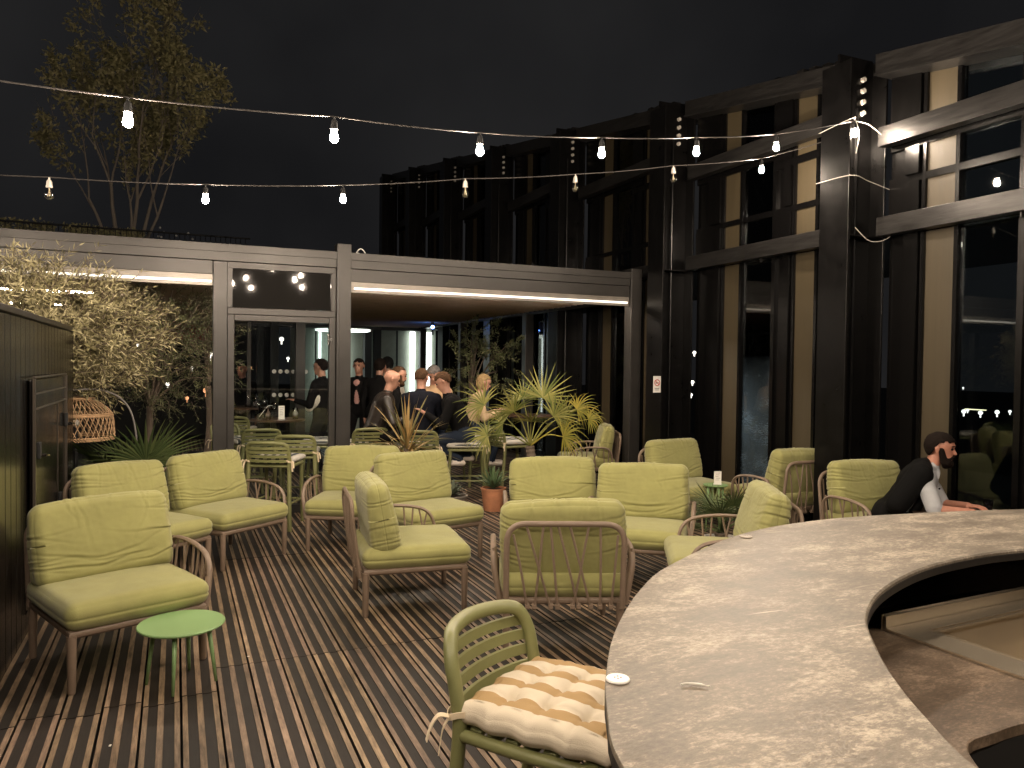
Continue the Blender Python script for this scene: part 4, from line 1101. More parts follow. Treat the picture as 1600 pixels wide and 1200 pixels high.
for k in (-1, 1):
    bm = bmesh.new(); x = k*SW/2; y = SDp/2+.004; z = sz+.035
    loop = [(x+.028*math.cos(a), y+.028*math.sin(a), z+.006*math.sin(a*2)) for a in [i*math.pi/6 for i in range(13)]]
    ribbon(bm, loop, .016)
    ribbon(bm, [(x+k*.028, y+.01, z), (x+k*.045, y+.03, z+.004), (x+k*.058, y+.045, z-.022), (x+k*.064, y+.055, z-.062)], .016, .0012, (1, 1, .3))
    ribbon(bm, [(x+k*.028, y+.01, z-.004), (x+k*.036, y+.022, z-.03), (x+k*.040, y+.028, z-.07), (x+k*.044, y+.030, z-.10)], .015, .0012, (1, .6, .3))
    ribbon(bm, [(x-k*.02, y-.02, z-.002), (x-k*.045, y-.045, z-.008)], .016)
    tiebm.append(mesh_of('ribbon_tie', bm, M['ribbon']))
def stool(label, x, y, rz, pad=None, group='olive high stools', zscale=1.0, cat='stool'):
    t = thing('bar_stool', label, cat, (x, y, 0), R(rz), group); t.scale = (1, 1, zscale)
    obj('frame', STF, None, t); obj('footrest', STB, None, t)
    for sx in (-1, 1): l = obj('leg', STL, None, t); l.location = (sx*(SW/2-.02), -SDp/2+.015, 0)
    if pad:
        p = obj('seat_pad', pad, None, t); p.location = (0, -.012, sz+.034)
        for m_ in tiebm: obj('ribbon_tie', m_, None, p).location = (0, .012, -sz-.034)
    return t
# foreground stool: rear-left post near (.715,1115), see camera
rr = Vector((RR.x, RR.y, 0)).normalized(); ff = Vector((F.x, F.y, 0)).normalized()
def LD(lat, d): p = rr*lat+ff*d; return p.x, p.y
L0 = LD(-.126, 1.99); Lr = LD(.080, 2.33); ang = math.atan2(Lr[1]-L0[1], Lr[0]-L0[0])
mx_, my_ = (L0[0]+Lr[0])/2, (L0[1]+Lr[1])/2
cx_, cy_ = mx_+SDp/2*math.sin(ang), my_-SDp/2*math.cos(ang)
stool('large olive slatted stool in the foreground with a tan and white striped tufted cushion', cx_, cy_, math.degrees(ang), PADT)

# ================================================================ PLANTS
def rv(r): return Vector((r.gauss(0, 1), r.gauss(0, 1), r.gauss(0, 1))).normalized()
class Geo:
    def __init__(s): s.v = []; s.f = []
    def leaf(s, p, d, n, L, w):
        """pointed leaf, two quads folded along the midrib"""
        sd = d.cross(n)
        if sd.length < 1e-6: sd = d.orthogonal()
        sd.normalize(); nn = sd.cross(d); i = len(s.v)
        s.v += [p, p+d*L*.45+sd*w/2+nn*w*.12, p+d*L, p+d*L*.45-sd*w/2+nn*w*.12, p+d*L*.45]
        s.f += [(i, i+1, i+2, i+4), (i, i+4, i+2, i+3)]
    def blade(s, pts, ws, nrm):
        """long blade along pts"""
        i = len(s.v)
        for k, (p, w) in enumerate(zip(pts, ws)):
            t = (pts[min(k+1, len(pts)-1)]-pts[max(0, k-1)]).normalized(); sd = t.cross(nrm)
            if sd.length < 1e-6: sd = t.orthogonal()
            sd.normalize(); up = sd.cross(t)
            s.v += [p+sd*w/2+up*w*.18, p, p-sd*w/2+up*w*.18]
        for k in range(len(pts)-1):
            a = i+3*k; s.f += [(a, a+1, a+4, a+3), (a+1, a+2, a+5, a+4)]
    def obj(s, name, m, parent): return obj(name, ([tuple(x) for x in s.v], s.f), m, parent)

def grow(bm, r, p, d, L, rad, depth, tips, spread=.55, upb=.15, split=(2, 3), seg=3):
    pts = [p.copy()]; rs = [rad]
    for k in range(seg):
        d = (d+rv(r)*.13+Vector((0, 0, upb*.3))).normalized(); p = p+d*L/seg; pts.append(p.copy()); rs.append(rad*(1-.35*(k+1)/seg))
    tube(bm, pts, rs, 6 if rad > .006 else 4)
    if depth <= 0: tips.append((pts[-2], p.copy(), d.copy())); return
    tips.append((pts[0], p.copy(), d.copy())) if depth <= 2 else None
    for k in range(r.randint(*split)):
        dd = (d+rv(r)*spread+Vector((0, 0, upb))).normalized()
        grow(bm, r, pts[-1-(k % 2)], dd, L*r.uniform(.62, .85), rs[-1]*.75, depth-1, tips, spread, upb, split, seg)

def olive(label, x, y, ztr, crown, rad, seed, nl, lm, z0=0, group=None, pot=True, leafL=.055, cat='tree', name='olive_tree', droop=.0, lw=.17, stems=4):
    t = thing(name, label, cat, (x, y, z0), 0, group); r = random.Random(seed)
    c = Vector(crown)-Vector((x, y, z0)); rad = Vector(rad)
    tr = bmesh.new(); base = Vector((0, 0, ztr*.0+.3)); fork = Vector((c.x*.3, c.y*.3, ztr))
    tube(tr, spline([base, base.lerp(fork, .5)+Vector((.03, .02, 0)), fork], 4), [.042]*4+[.036]*5, 8)
    cr = Geo(); br = bmesh.new()
    for k in range(stems*3):
        q = Vector((r.gauss(0, .45), r.gauss(0, .45), r.gauss(0, .45)))
        if q.length > .8: q = q.normalized()*.8
        e = c+Vector((q.x*rad.x, q.y*rad.y, q.z*rad.z)); m_ = fork.lerp(e, .5)+Vector((0, 0, .12))
        tube(tr, spline([fork, m_, e], 4), [.020*(1-.1*i) for i in range(9)], 6)
    # sprays: shoots carrying narrow leaves
    ns = nl//16
    for k in range(ns):
        q = rv(r)*r.random()**.45
        # gaps
        if nz3(q.x*2.2+seed, q.y*2.2, q.z*2.2) < -.22: continue
        p = c+Vector((q.x*rad.x, q.y*rad.y, q.z*rad.z))
        d = (Vector((q.x, q.y, q.z*.6+.35-droop))+rv(r)*.75).normalized(); L = r.uniform(.16, .38)
        pts = [p]
        for j in range(4): d = (d+Vector((0, 0, -.06-droop*.3))+rv(r)*.08).normalized(); pts.append(pts[-1]+d*L/4)
        tube(br, pts, [.0035, .003, .0025, .002, .0012], 4)
        for j in range(16):
            u = (j+.5)/16*4; i0 = min(3, int(u)); pp = pts[i0].lerp(pts[i0+1], u-i0); ax = (pts[i0+1]-pts[i0]).normalized()
            o = ax.orthogonal(); o = Matrix.Rotation(j*1.57+r.random()*.8, 4, ax) @ o
            cr.leaf(pp, (ax*.75+o*.8).normalized(), o, leafL*r.uniform(.7, 1.2), leafL*lw*r.uniform(.8, 1.2))
    obj('trunk', tr, M['bark'], t, True)
    co = cr.obj('crown', lm, t); obj('twigs', br, M['bark'], co)
    if pot:
        bm = bmesh.new(); lathe(bm, [(0, 0), (.20, 0), (.26, .42), (.27, .44), (.245, .44), (.235, .40), (0, .40)], 28); obj('pot', bm, M['blackmatt'], t, True, 40)
    return t
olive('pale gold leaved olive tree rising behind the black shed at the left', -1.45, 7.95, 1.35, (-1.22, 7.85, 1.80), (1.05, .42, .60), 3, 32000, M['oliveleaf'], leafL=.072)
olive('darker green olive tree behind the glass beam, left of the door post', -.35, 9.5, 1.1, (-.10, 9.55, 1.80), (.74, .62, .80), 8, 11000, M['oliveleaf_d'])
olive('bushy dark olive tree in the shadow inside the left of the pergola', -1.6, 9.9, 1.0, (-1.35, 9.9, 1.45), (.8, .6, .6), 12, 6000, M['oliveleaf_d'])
olive('small dark leafy tree inside the pergola before the far facade', 4.45, 12.2, 1.1, (4.75, 12.0, 1.72), (.62, .5, .62), 21, 2200, M['oliveleaf_d'], leafL=.075, lw=.4, name='potted_tree')
olive('small leafy plant seen through the pergola door at its left edge', .35, 10.6, 1.3, (.42, 10.5, 1.95), (.25, .25, .35), 33, 700, M['oliveleaf_d'], name='potted_tree')

def fan_palm(label, x, y, z0, n, hp, R_, m, seed, tilt=(.25, 1.1), group=None, pot=None, stem=.0, seg=26, droopy=.3, rr_=None, name='fan_palm', azs=None, stemr=.05):
    t = thing(name, label, 'palm', (x, y, z0), 0, group); r = random.Random(seed)
    base = Vector((0, 0, stem))
    if stem > .05:
        bm = bmesh.new(); pts = [Vector((0, 0, .15)), Vector((.01, 0, stem*.5)), Vector((0, .01, stem))]; sp_ = spline(pts, 8)
        tube(bm, sp_, [stemr*(1+.12*(i % 2)) for i in range(len(sp_))], 10); obj('trunk', bm, M['bark'], t)
    g = Geo(); pb = bmesh.new()
    for k in range(n):
        az = azs[k] if azs else k*2.39996+r.uniform(-.3, .3); el = r.uniform(*tilt); L = hp*r.uniform(.75, 1.1)
        d = Vector((math.cos(az)*math.sin(el), math.sin(az)*math.sin(el), math.cos(el)))
        d2 = (d+Vector((math.cos(az), math.sin(az), 0))*.25-Vector((0, 0, .12*el))).normalized()
        p1 = base+d*L*.5; p2 = p1+d2*L*.5
        tube(pb, [base+d*.02, p1, p2], [.009, .006, .004], 6)
        side = d2.cross(Vector((0, 0, 1)))
        side = side.normalized() if side.length > .05 else Vector((1, 0, 0)); nrm = side.cross(d2).normalized()
        Rk = R_*r.uniform(.8, 1.15)
        for j in range(seg):
            a = (-1+2*j/(seg-1))*R(112); ld = (d2*math.cos(a)+side*math.sin(a)+nrm*.10*abs(math.sin(a))).normalized()
            Lj = Rk*(.72+.28*math.cos(a*.8))*r.uniform(.93, 1.05)
            pts = [p2]; dd = ld
            dr_ = droopy*r.uniform(.5, 1.5)
            for q in range(5):
                if q > 1: dd = (dd+Vector((0, 0, -dr_*.28))).normalized()
                pts.append(pts[-1]+dd*Lj/5)
            w = Rk*.052; g.blade(pts, [w*.35, w*.9, w, w*.75, w*.42, w*.06], nrm)
    f = g.obj('fronds', m, t); obj('petioles', pb, m, t, True)
    if pot: pot(t)
    return t
def pot_of(m, r0, r1, h, soil=True):
    def fn(t):
        bm = bmesh.new(); lathe(bm, [(0, 0), (r0, 0), (r1, h*.93), (r1+.008, h*.94), (r1+.008, h), (r1-.012, h), (r1-.016, h*.9), (0, h*.9)], 32); p = obj('pot', bm, m, t, True, 40)
        bm = bmesh.new(); lathe(bm, [(0, h*.905), (r1-.017, h*.905), (r1-.017, h*.91), (0, h*.93)], 20); obj('soil', bm, M['soil'], p)
    return fn
fan_palm('dark green fan palm bush behind the sofa pair at the left', -.32, 7.62, 0, 13, .42, .50, M['palm'], 5, (.15, 1.25), None, pot_of(M['blackmatt'], .17, .22, .34), .32, 30, .22)
def yellow_palm():
    t = thing('fan_palm', 'tall yellowing fan palm in the middle beside the pergola opening', 'palm', (3.50, 7.50, 0)); r = random.Random(11)
    bm = bmesh.new(); sp_ = spline([Vector((0, 0, .3)), Vector((.02, 0, .55)), Vector((0, .01, .74))], 8); tube(bm, sp_, [.045*(1+.15*(q % 2)) for q in range(len(sp_))], 10); obj('trunk', bm, M['bark'], t)
    groups = {}
    L3 = Vector((rr.x, rr.y, 0)); F3 = Vector((ff.x, ff.y, 0)); base = Vector((0, 0, .74))
    fr = [(-.50, .44, -.1, .34, .9, 'y'), (-.18, .38, -.2, .34, .6, 'y'), (.13, .52, .05, .42, .15, 'y'), (.24, .33, -.15, .34, .5, 'y'), (.50, .40, .0, .27, 1.5, 'd'), (.34, .12, -.2, .33, 1.3, 'd'), (-.30, .22, .25, .34, .8, 'y'),
          (.0, .28, -.25, .30, .5, 'y'), (.38, .30, .25, .34, .7, 'y'), (-.08, .50, .25, .34, .3, 'y'), (.62, .30, -.05, .22, 1.8, 'd'), (-.46, .12, -.15, .30, 1.1, 'y')]
    for (lat, upz, dep, Rk, dr_, kind_) in fr:
        g, pb = groups.setdefault(kind_, (Geo(), bmesh.new()))
        p2 = base+L3*lat+F3*dep+Vector((0, 0, upz)); mid = base.lerp(p2, .5)+Vector((0, 0, .07)); tube(pb, spline([base, mid, p2], 4), [.008]*3+[.006]*3+[.004]*3, 6)
        d2 = (p2-mid).normalized(); side = d2.cross(F3); side = (side if side.length > .2 else L3).normalized()
        side = (side+rv(r)*.25); side = (side-d2*side.dot(d2)).normalized(); nrm = side.cross(d2).normalized()
        for j in range(19):
            a = (-1+2*j/18)*R(100)+r.uniform(-.04, .04); ld = (d2*math.cos(a)+side*math.sin(a)+nrm*r.uniform(-.02, .16)).normalized(); Lj = Rk*(.74+.26*math.cos(a*.8))*r.uniform(.85, 1.08)
            pts = [p2]; dd = ld; fold_ = r.random() < .25*dr_
            for q in range(6):
                if q > 1: dd = (dd+Vector((0, 0, -dr_*.18*(3 if fold_ and q == 3 else 1)))).normalized()
                pts.append(pts[-1]+dd*Lj/6)
            w = Rk*.050; g.blade(pts, [w*.3, w*.8, w, w*.85, w*.6, w*.35, w*.05], nrm)
    for kind_, (g, pb) in groups.items():
        m_ = M['palmg'] if kind_ == 'y' else M['palmy']; o = g.obj('fronds', m_, t); obj('petioles', pb, m_, o, True)
        if kind_ == 'd': o['label'] = 'yellow drooping fronds'
    pot_of(M['blackmatt'], .17, .21, .36)(t)
M['palmg'] = leafmat('green_yellow_palm_leaf', (.10, .13, .025), (.30, .28, .08))
yellow_palm()
fan_palm('small dwarf fan palm between the two front armchairs near the round bar edge', 4.02, 4.95, 0, 12, .28, .30, M['palm'], 14, (.2, 1.3), None, pot_of(M['white'], .12, .15, .24), .28, 22, .12, name='dwarf_palm')

def spiky(label, name, x, y, n, L, w, m, seed, pot, z0, curve=.35, el=(.1, 1.3), cat='plant', stem=0, wide=1, group=None, stiff=1):
    t = thing(name, label, cat, (x, y, 0), 0, group); r = random.Random(seed); g = Geo()
    for k in range(n):
        az = k*2.39996+r.uniform(-.2, .2); e = el[0]+(el[1]-el[0])*(k/n)**.8+r.uniform(-.08, .08); Lk = L*r.uniform(.75, 1.08)
        d = Vector((math.cos(az)*math.sin(e), math.sin(az)*math.sin(e), math.cos(e))); hz = Vector((math.cos(az), math.sin(az), 0))
        pts = [Vector((0, 0, z0+stem*r.uniform(.6, 1)))+d*.01]
        for q in range(7): d = (d+(Vector((0, 0, -1)))*curve*.10*(q/3)*(.4+e)).normalized(); pts.append(pts[-1]+d*Lk/7)
        nrm = hz.cross(Vector((0, 0, 1))).cross(d).normalized()
        g.blade(pts, [w*f for f in (.75, 1, 1, .95, .8, .6, .35, .03)], nrm)
    g.obj('leaves', m, t)
    if stem: bm = bmesh.new(); tube(bm, [(0, 0, z0-.02), (0, 0, z0+stem)], [.03, .035], 8); obj('trunk', bm, M['bark'], t)
    pot(t); return t
spiky('spiky cordyline with orange centre blades behind the middle armchairs', 'cordyline', 2.27, 8.0, 74, .62, .026, M['cordy'], 3, pot_of(M['blackmatt'], .15, .19, .32), .3, .6, (.05, 1.9), stem=.44)
spiky('green spiky agave in a terracotta pot right of the white trainers', 'agave', 3.22, 7.85, 46, .27, .028, M['agave'], 4, pot_of(M['terracotta'], .105, .135, .25), .24, .1, (.05, 1.25))
spiky('grey green succulent in a shallow grey bowl', 'succulent', 2.83, 8.10, 26, .19, .05, M['succ'], 6, pot_of(M['concrete'], .10, .165, .15), .15, .25, (.1, 1.4))

# ---------------------------------------------------------------- dim tree and hedges on the upper terrace
def big_tree():
    t = thing('terrace_tree', 'tall dim multi stemmed tree on the upper terrace at the top left', 'tree', (-1.1, 20.6, 3.9)); r = random.Random(7)
    bm = bmesh.new(); tips = []
    for k, (dx, dy, L) in enumerate(((-.15, 0, 1.9), (.03, .1, 2.1), (.30, 0, 1.9), (-.45, .1, 1.7), (.55, -.1, 1.7), (.08, -.15, 1.5))):
        grow(bm, r, Vector((dx*.35, dy, 0)), Vector((dx, dy, 1.1)).normalized(), L, .055-.004*k, 4, tips, .42, .10, (2, 3), 4)
    obj('trunk', bm, mat('tree_bark', (.34, .29, .24), .9), t)
    g = Geo()
    for a, b, d in tips:
        if nz3(b.x*.9, b.y*.9, b.z*.9) < -.25: continue
        for j in range(44):
            p = a.lerp(b, r.uniform(.1, 1.15))+rv(r)*r.uniform(.02, .22); dd = (d*.5+rv(r)+Vector((0, 0, -.35))).normalized()
            g.leaf(p, dd, rv(r), r.uniform(.09, .16), .055)
    g.obj('crown', M['treeleaf'], t)
big_tree()
def hedge(label, x0, x1, y, z, h, seed):
    t = thing('hedge', label, 'hedge', ((x0+x1)/2, y, z), 0, 'hedges on the upper terrace'); r = random.Random(seed); g = Geo(); hw_ = (x1-x0)/2
    for k in range(1500):
        p = Vector((r.uniform(-hw_, hw_), r.uniform(-.25, .25), h*r.random()**.6)); p.z += .06*nz3(p.x*3, 0, 1); g.leaf(p, rv(r), rv(r), .08, .045)
    g.obj('foliage', M['treeleaf'], t)
    bm = bmesh.new(); box2(bm, (-hw_, -.22, 0), (hw_, .22, .22)); obj('planter', bm, M['blackmatt'], t)
hedge('dim hedge on the terrace edge, left of the tree', -4.4, -2.5, 19.7, 3.9, .75, 1)
hedge('dim hedge on the terrace edge just before the tree stems', -2.3, -.7, 19.6, 3.9, .70, 2)
bm = bmesh.new()
for k in range(60): tube(bm, [(-5+.11*k, 19.35, 3.9), (-5+.11*k, 19.35, 4.55)], .008, 4)
tube(bm, [(-5, 19.35, 4.55), (1.6, 19.35, 4.55)], .02, 6); tag(obj('terrace_railing', bm, M['blackmatt']), 'thin dark railing before the hedges on the upper terrace', 'railing')
fl = thing('flower_pot', 'wooden tub of small white flowers below the tall tree', 'plant', (-.55, 19.75, 3.9)); r = random.Random(2)
bm = bmesh.new(); box2(bm, (-.3, -.15, 0), (.3, .15, .5)); obj('tub', bm, mat('tub_wood', (.2, .12, .06), .8, 0, 8, .3), fl)
bm = bmesh.new()
for k in range(16): bmesh.ops.create_icosphere(bm, subdivisions=1, radius=.028, matrix=Matrix.Translation((r.uniform(-.2, .9), r.uniform(-.1, .1), r.uniform(.35, .85))))
obj('blossoms', bm, M['white'], fl)

# ---------------------------------------------------------------- wicker lamp behind the shed corner
wl = thing('wicker_lamp', 'orange wicker basket lamp on a dark stand just behind the shed corner', 'lamp', (-.83, 7.85, 0))
bm = bmesh.new()
def wr(z):  # radius of dome at height
    t = (z-.90)/.36; return .315*(1-max(0, t-.55)**2*2.6)*(.93+.07*math.cos(t*2))
for zz in (.90, .918, 1.11, 1.125): tube(bm, [(wr(zz)*math.cos(a*math.pi/20), wr(zz)*math.sin(a*math.pi/20), zz) for a in range(40)], .009, 5, closed=True)
for s_ in (-1, 1):
    for k in range(40):
        a0 = k*math.pi/20; tube(bm, [(wr(.9+.36*q/8)*math.cos(a0+s_*q*.065), wr(.9+.36*q/8)*math.sin(a0+s_*q*.065), .9+.36*q/8) for q in range(9)], .0038, 4)
tube(bm, [(.15*math.cos(a*math.pi/16), .15*math.sin(a*math.pi/16), 1.262) for a in range(32)], .010, 5, closed=True)
obj('shade', bm, M['wicker'], wl)
bm = bmesh.new(); tube(bm, [(0, 0, 1.0), (0, 0, .03)], .02, 8); lathe(bm, [(0, 0), (.16, 0), (.15, .02), (0, .03)], 20); obj('stand', bm, M['blackmatt'], wl)
bm = bmesh.new(); bmesh.ops.create_icosphere(bm, subdivisions=2, radius=.035, matrix=Matrix.Translation((0, 0, 1.04))); obj('bulb', bm, M['socket'], wl)
tumbler('drinking glass standing below the wicker lamp', -.52, 7.5, .70, .035, .10)
bm = bmesh.new(); lathe(bm, [(0, .66), (.22, .66), (.23, .675), (.22, .69), (0, .69)], 28); tube(bm, [(0, 0, .66), (0, 0, 0)], .02, 8); o = obj('bistro_table', bm, M['table']); o.location = (-.52, 7.6, 0)
tag(o, 'small dark bistro table beside the wicker lamp', 'table')
bm = bmesh.new(); tube(bm, spline([(-1.0, 7.7, 1.32), (-.62, 7.75, 1.34), (-.40, 7.8, 1.18), (-.33, 7.8, .80), (-.36, 7.8, .3)], 8), .008, 6)
tag(obj('grey_hose', bm, mat('grey_hose', (.18, .17, .16), .5)), 'thin grey hose arching above the fan palm by the wicker lamp', 'hose')

# ================================================================ PERGOLA FURNITURE
def PX(px, d): return LD((px-800)/1200*d, d)
def wdeg(vx, vy): return math.degrees(math.atan2(vx, -vy))     # heading whose local -Y points along (vx, vy)
aw = math.degrees(math.atan2(ff.x, -ff.y))                     # facing straight away from the camera
tl = math.degrees(math.atan2(-rr.x, rr.y)); tr_ = math.degrees(math.atan2(rr.x, -rr.y))
HS = 'high stools inside and before the pergola'
for (px, d, rz, pad, lab) in (
    (433, 7.55, aw-4, PADG, 'nearest olive high stool standing outside the glazed door, cushion ribbons hanging'),
    (466, 8.25, aw+8, PADG, 'olive high stool with its back to the camera, just right behind the nearest one'),
    (408, 8.95, aw+20, PADG, 'olive high stool left of the round table behind the door'),
    (372, 9.3, tl+150, PADG, 'olive high stool with grey striped cushion at the left door edge'),
    (505, 9.3, tr_+185, PADG, 'olive high stool with pale cushion right of the round table behind the door'),
    (372, 10.9, aw+5, PADG, 'far olive high stool at the second table behind the door'),
    (660, 9.0, aw, PADG, 'olive high stool under the man in the dark suit, back to the camera'),
    (728, 9.15, tl+8, PADG, 'olive high stool under the man in white trainers, seen from its side'),
    (572, 9.25, aw+25, PADG, 'olive high stool under the bald man, partly behind the door post'),
    (730, 10.4, tr_+60, PADG, 'olive high stool under the woman in the tan jacket'),
    (800, 9.6, aw-60, PADG, 'empty olive high stool behind the yellowing fan palm')):
    x, y = PX(px, d); stool(lab, x, y, rz, pad, HS, .96)
def high_table(label, px, d, r, h=.96, grp='round bar tables in the pergola'):
    x, y = PX(px, d); t = thing('bar_table', label, 'table', (x, y, 0), 0, grp)
    bm = bmesh.new(); lathe(bm, [(0, h-.025), (r-.01, h-.025), (r, h-.015), (r, h-.004), (r-.006, h), (0, h)], 40); obj('table_top', bm, M['table'], t)
    bm = bmesh.new(); tube(bm, [(0, 0, h-.026), (0, 0, .02)], .028, 10); lathe(bm, [(0, 0), (.24, 0), (.23, .014), (.03, .022), (0, .022)], 28); obj('pedestal', bm, M['blackmatt'], t)
    return x, y, h
tx, ty, th_ = high_table('round dark bar table with the white menu card, seen through the door', 434, 9.15, .32, .935)
card('menu_card', 'white upright card on the round bar table behind the door', tx+.03, ty-.12, th_+.002, .35, .075, .16)
tumbler('tall clear glass left of the white card on the bar table', tx-.12, ty-.10, th_+.001, .034, .13, 'glasses on the door side bar table', mat('pale_drink', (.35, .25, .2), .2))
tumbler('clear glass furthest left on the bar table behind the door', tx-.19, ty-.02, th_+.001, .034, .14, 'glasses on the door side bar table')
tumbler('glass of pale drink right of the white card on the bar table', tx+.20, ty-.04, th_+.001, .037, .13, 'glasses on the door side bar table', M['paper'])
bm = bmesh.new(); tube(bm, [(0, 0, .02), (.10, .0, .15)], .003, 6); tube(bm, [(.10, 0, .15), (.15, 0, .155)], .003, 6); o = obj('drinking_straw', bm, M['white']); o.location = (tx-.22, ty-.08, th_+.01); tag(o, 'white bent straw leaning over the bar table behind the door', 'straw')
t = thing('wine_glass', 'stemmed glass standing at the back of the bar table behind the door', 'glass', (tx-.03, ty+.12, th_+.001))
bm = bmesh.new(); lathe(bm, [(0, 0), (.034, 0), (.034, .003), (.004, .006), (.004, .08), (.03, .10), (.042, .14), (.036, .19), (.034, .19), (.039, .14), (.028, .103), (0, .092)], 20); obj('bowl', bm, M['clear'], t, True)
tx, ty, th_ = high_table('second round bar table with decanters, further behind the door', 395, 11.3, .34, .95)
for k, (dx, dy, hh) in enumerate(((-.06, 0, .26), (.16, .05, .22), (.05, -.12, .14))):
    t = thing('decanter', ['tallest clear decanter on the far bar table', 'rounder clear decanter at the right of the far bar table', 'short clear carafe at the front of the far bar table'][k], 'bottle', (tx+dx, ty+dy, th_+.001), 0, 'glassware on the far bar table')
    bm = bmesh.new(); lathe(bm, [(0, 0), (.05, 0), (.055, .08), (.018, hh*.65), (.016, hh*.85), (.024, hh*.9), (.02, hh), (0, hh)], 18); obj('body', bm, glass('decanter_glass', (.8, .82, .82), 3.0, .08), t, True)
high_table('round bar table in the middle of the drinking group', 672, 9.75, .36, 1.0)
x_, y_ = PX(668, 9.75)
for k, (dx, dy, lab) in enumerate(((-.15, -.05, 'beer glass before the man in the dark suit'), (.12, .0, 'beer glass before the man in white trainers'), (.0, .15, 'beer glass before the grey haired man'))):
    tumbler(lab, x_+dx, y_+dy, 1.001, .036, .15, 'beer glasses on the group table', mat('beer', (.5, .28, .06), .2))
high_table('round bar table behind the yellowing fan palm', 830, 10.1, .34)

# glass screen with marking dots
gx0, gy0, _ = (1.30, 11.9, 0)
gs = thing('glass_screen', 'glass screen with two rows of round white dots beyond the door', 'screen', (1.65, 11.9, 0))
bm = bmesh.new(); box2(bm, (-.65, -.005, .1), (.55, .005, 2.30)); obj('pane', bm, glass('screen_glass', (.80, .83, .83), 1.2), gs)
bm = bmesh.new()
for x in (-.70, .55): box2(bm, (x, -.03, 0), (x+.05, .03, 2.35))
box2(bm, (-.65, -.03, 2.30), (.55, .03, 2.35)); box2(bm, (-.65, -.03, 0), (.55, .03, .10)); obj('frame', bm, M['pergola_dark'], gs)
for (z_, n_) in ((1.475, 6), (1.125, 5)):
    for k in range(n_):
        bm = bmesh.new(); bmesh.ops.create_cone(bm, cap_ends=True, segments=18, radius1=.031, radius2=.031, depth=.003, matrix=Matrix.Translation((-.32+.092*k, -.008, z_)) @ Matrix.Rotation(R(90), 4, 'X')); obj('marking_dot', bm, M['white'], gs)
# parasol and far lamps out on the dark terrace behind the pergola
ps = thing('parasol', 'dark red closed in shadow parasol far behind the glazed door', 'parasol', (-.3, 18.3, 0))
bm = bmesh.new(); lathe(bm, [(0, 2.75), (.06, 2.72), (1.5, 2.2), (1.5, 2.05), (1.48, 2.05), (1.48, 2.18), (0, 2.68)], 8); obj('canopy', bm, mat('dark_red_canvas', (.16, .03, .02), .8), ps)
bm = bmesh.new(); tube(bm, [(0, 0, 0), (0, 0, 2.7)], .03, 8); obj('pole', bm, M['blackmatt'], ps)
def px3(px, py, d):
    v = F+RR*((px-800)/1200)+UU*((600-py)/1200); p = Vector((0, 0, 1.6))+v*d; return p.x, p.y, p.z
far = [(405, 527, 17, .05, 0), (440, 530, 20, .06, 0), (465, 548, 20, .07, 0), (478, 545, 20, .05, 0), (450, 560, 20, .04, 0), (390, 575, 17, .05, 1), (262, 600, 15, .035, 0), (328, 553, 16, .06, 0), (322, 610, 16, .06, 1), (292, 622, 16, .04, 1), (236, 720, 12, .02, 0), (300, 575, 15, .03, 0), (170, 538, 14, .03, 0), (215, 538, 14, .03, 0),
       (1465, 600, 16, .02, 0), (1493, 603, 18, .02, 0), (1505, 606, 18, .02, 0), (1463, 641, 18, .045, 0), (1479, 643, 18, .05, 0), (1506, 643, 18, .05, 0), (1532, 645, 18, .05, 0), (1558, 644, 18, .05, 0), (1578, 643, 18, .035, 0), (1512, 641, 18.1, .03, 0), (1082, 597, 14, .03, 0), (1080, 617, 14, .025, 0), (1085, 551, 14, .03, 0)]
for k, (px, py, d, r_, wm) in enumerate(far):
    x, y, z = px3(px, py, d)
    bm = bmesh.new(); bmesh.ops.create_icosphere(bm, subdivisions=2, radius=r_); tube(bm, [(0, 0, -r_*1.05), (0, 0, -r_*2.2)], r_*.3, 6)
    o = obj('distant_lamp', bm, M['citywarm'] if wm else M['city']); o.location = (x, y, z)
    ordn = ['first', 'second', 'third', 'fourth', 'fifth', 'sixth', 'seventh', 'eighth', 'ninth', 'tenth', 'eleventh', 'twelfth']
    kind_ = 'red' if wm else 'olv' if px < 360 else 'door' if px < 500 else 'wet' if px < 1100 else 'row' if py > 630 else 'hi'
    def kd(q): return 'red' if q[4] else 'olv' if q[0] < 360 else 'door' if q[0] < 500 else 'wet' if q[0] < 1100 else 'row' if q[1] > 630 else 'hi'
    same = sorted(q[0] for q in far if kd(q) == kind_); n_ = ordn[same.index(px)]
    desc = {'red': 'reddish far light beyond the pergola', 'olv': 'tiny white light behind the olive trees', 'door': 'white far light seen through the glazed door', 'wet': 'small white light in the narrow window beside the sign column',
            'row': 'white lamp in the row behind the right window', 'hi': 'faint light high above the lamp row in the right window'}[kind_]
    tag(o, f'{desc}, {n_} from the left', 'lamp', {'red': 'distant red lights'}.get(kind_, 'distant white lights'))
bm = bmesh.new(); x, y, z = px3(1524, 640, 18); box(bm, (0, 0, 0), (.06, .5, .02)); o = obj('distant_strip_lamp', bm, M['citywarm'] if 0 else emit('strip_far', (1, .85, .5), 1.5)); o.location = (x, y, z); tag(o, 'short yellow strip light in the row seen through the right window', 'lamp')
t = thing('ceiling_sensor', 'ceiling device glowing blue above the drinking group', 'lamp', px3(676, 511, 15.5)); 
bm = bmesh.new(); bmesh.ops.create_icosphere(bm, subdivisions=2, radius=.035); obj('led', bm, M['blueled'], t); bm = bmesh.new(); tube(bm, [(0, 0, .03), (0, 0, .12)], .03, 8); tube(bm, [(0, 0, -.04), (0, 0, -.16)], .02, 8); obj('housing', bm, M['pergola'], t)

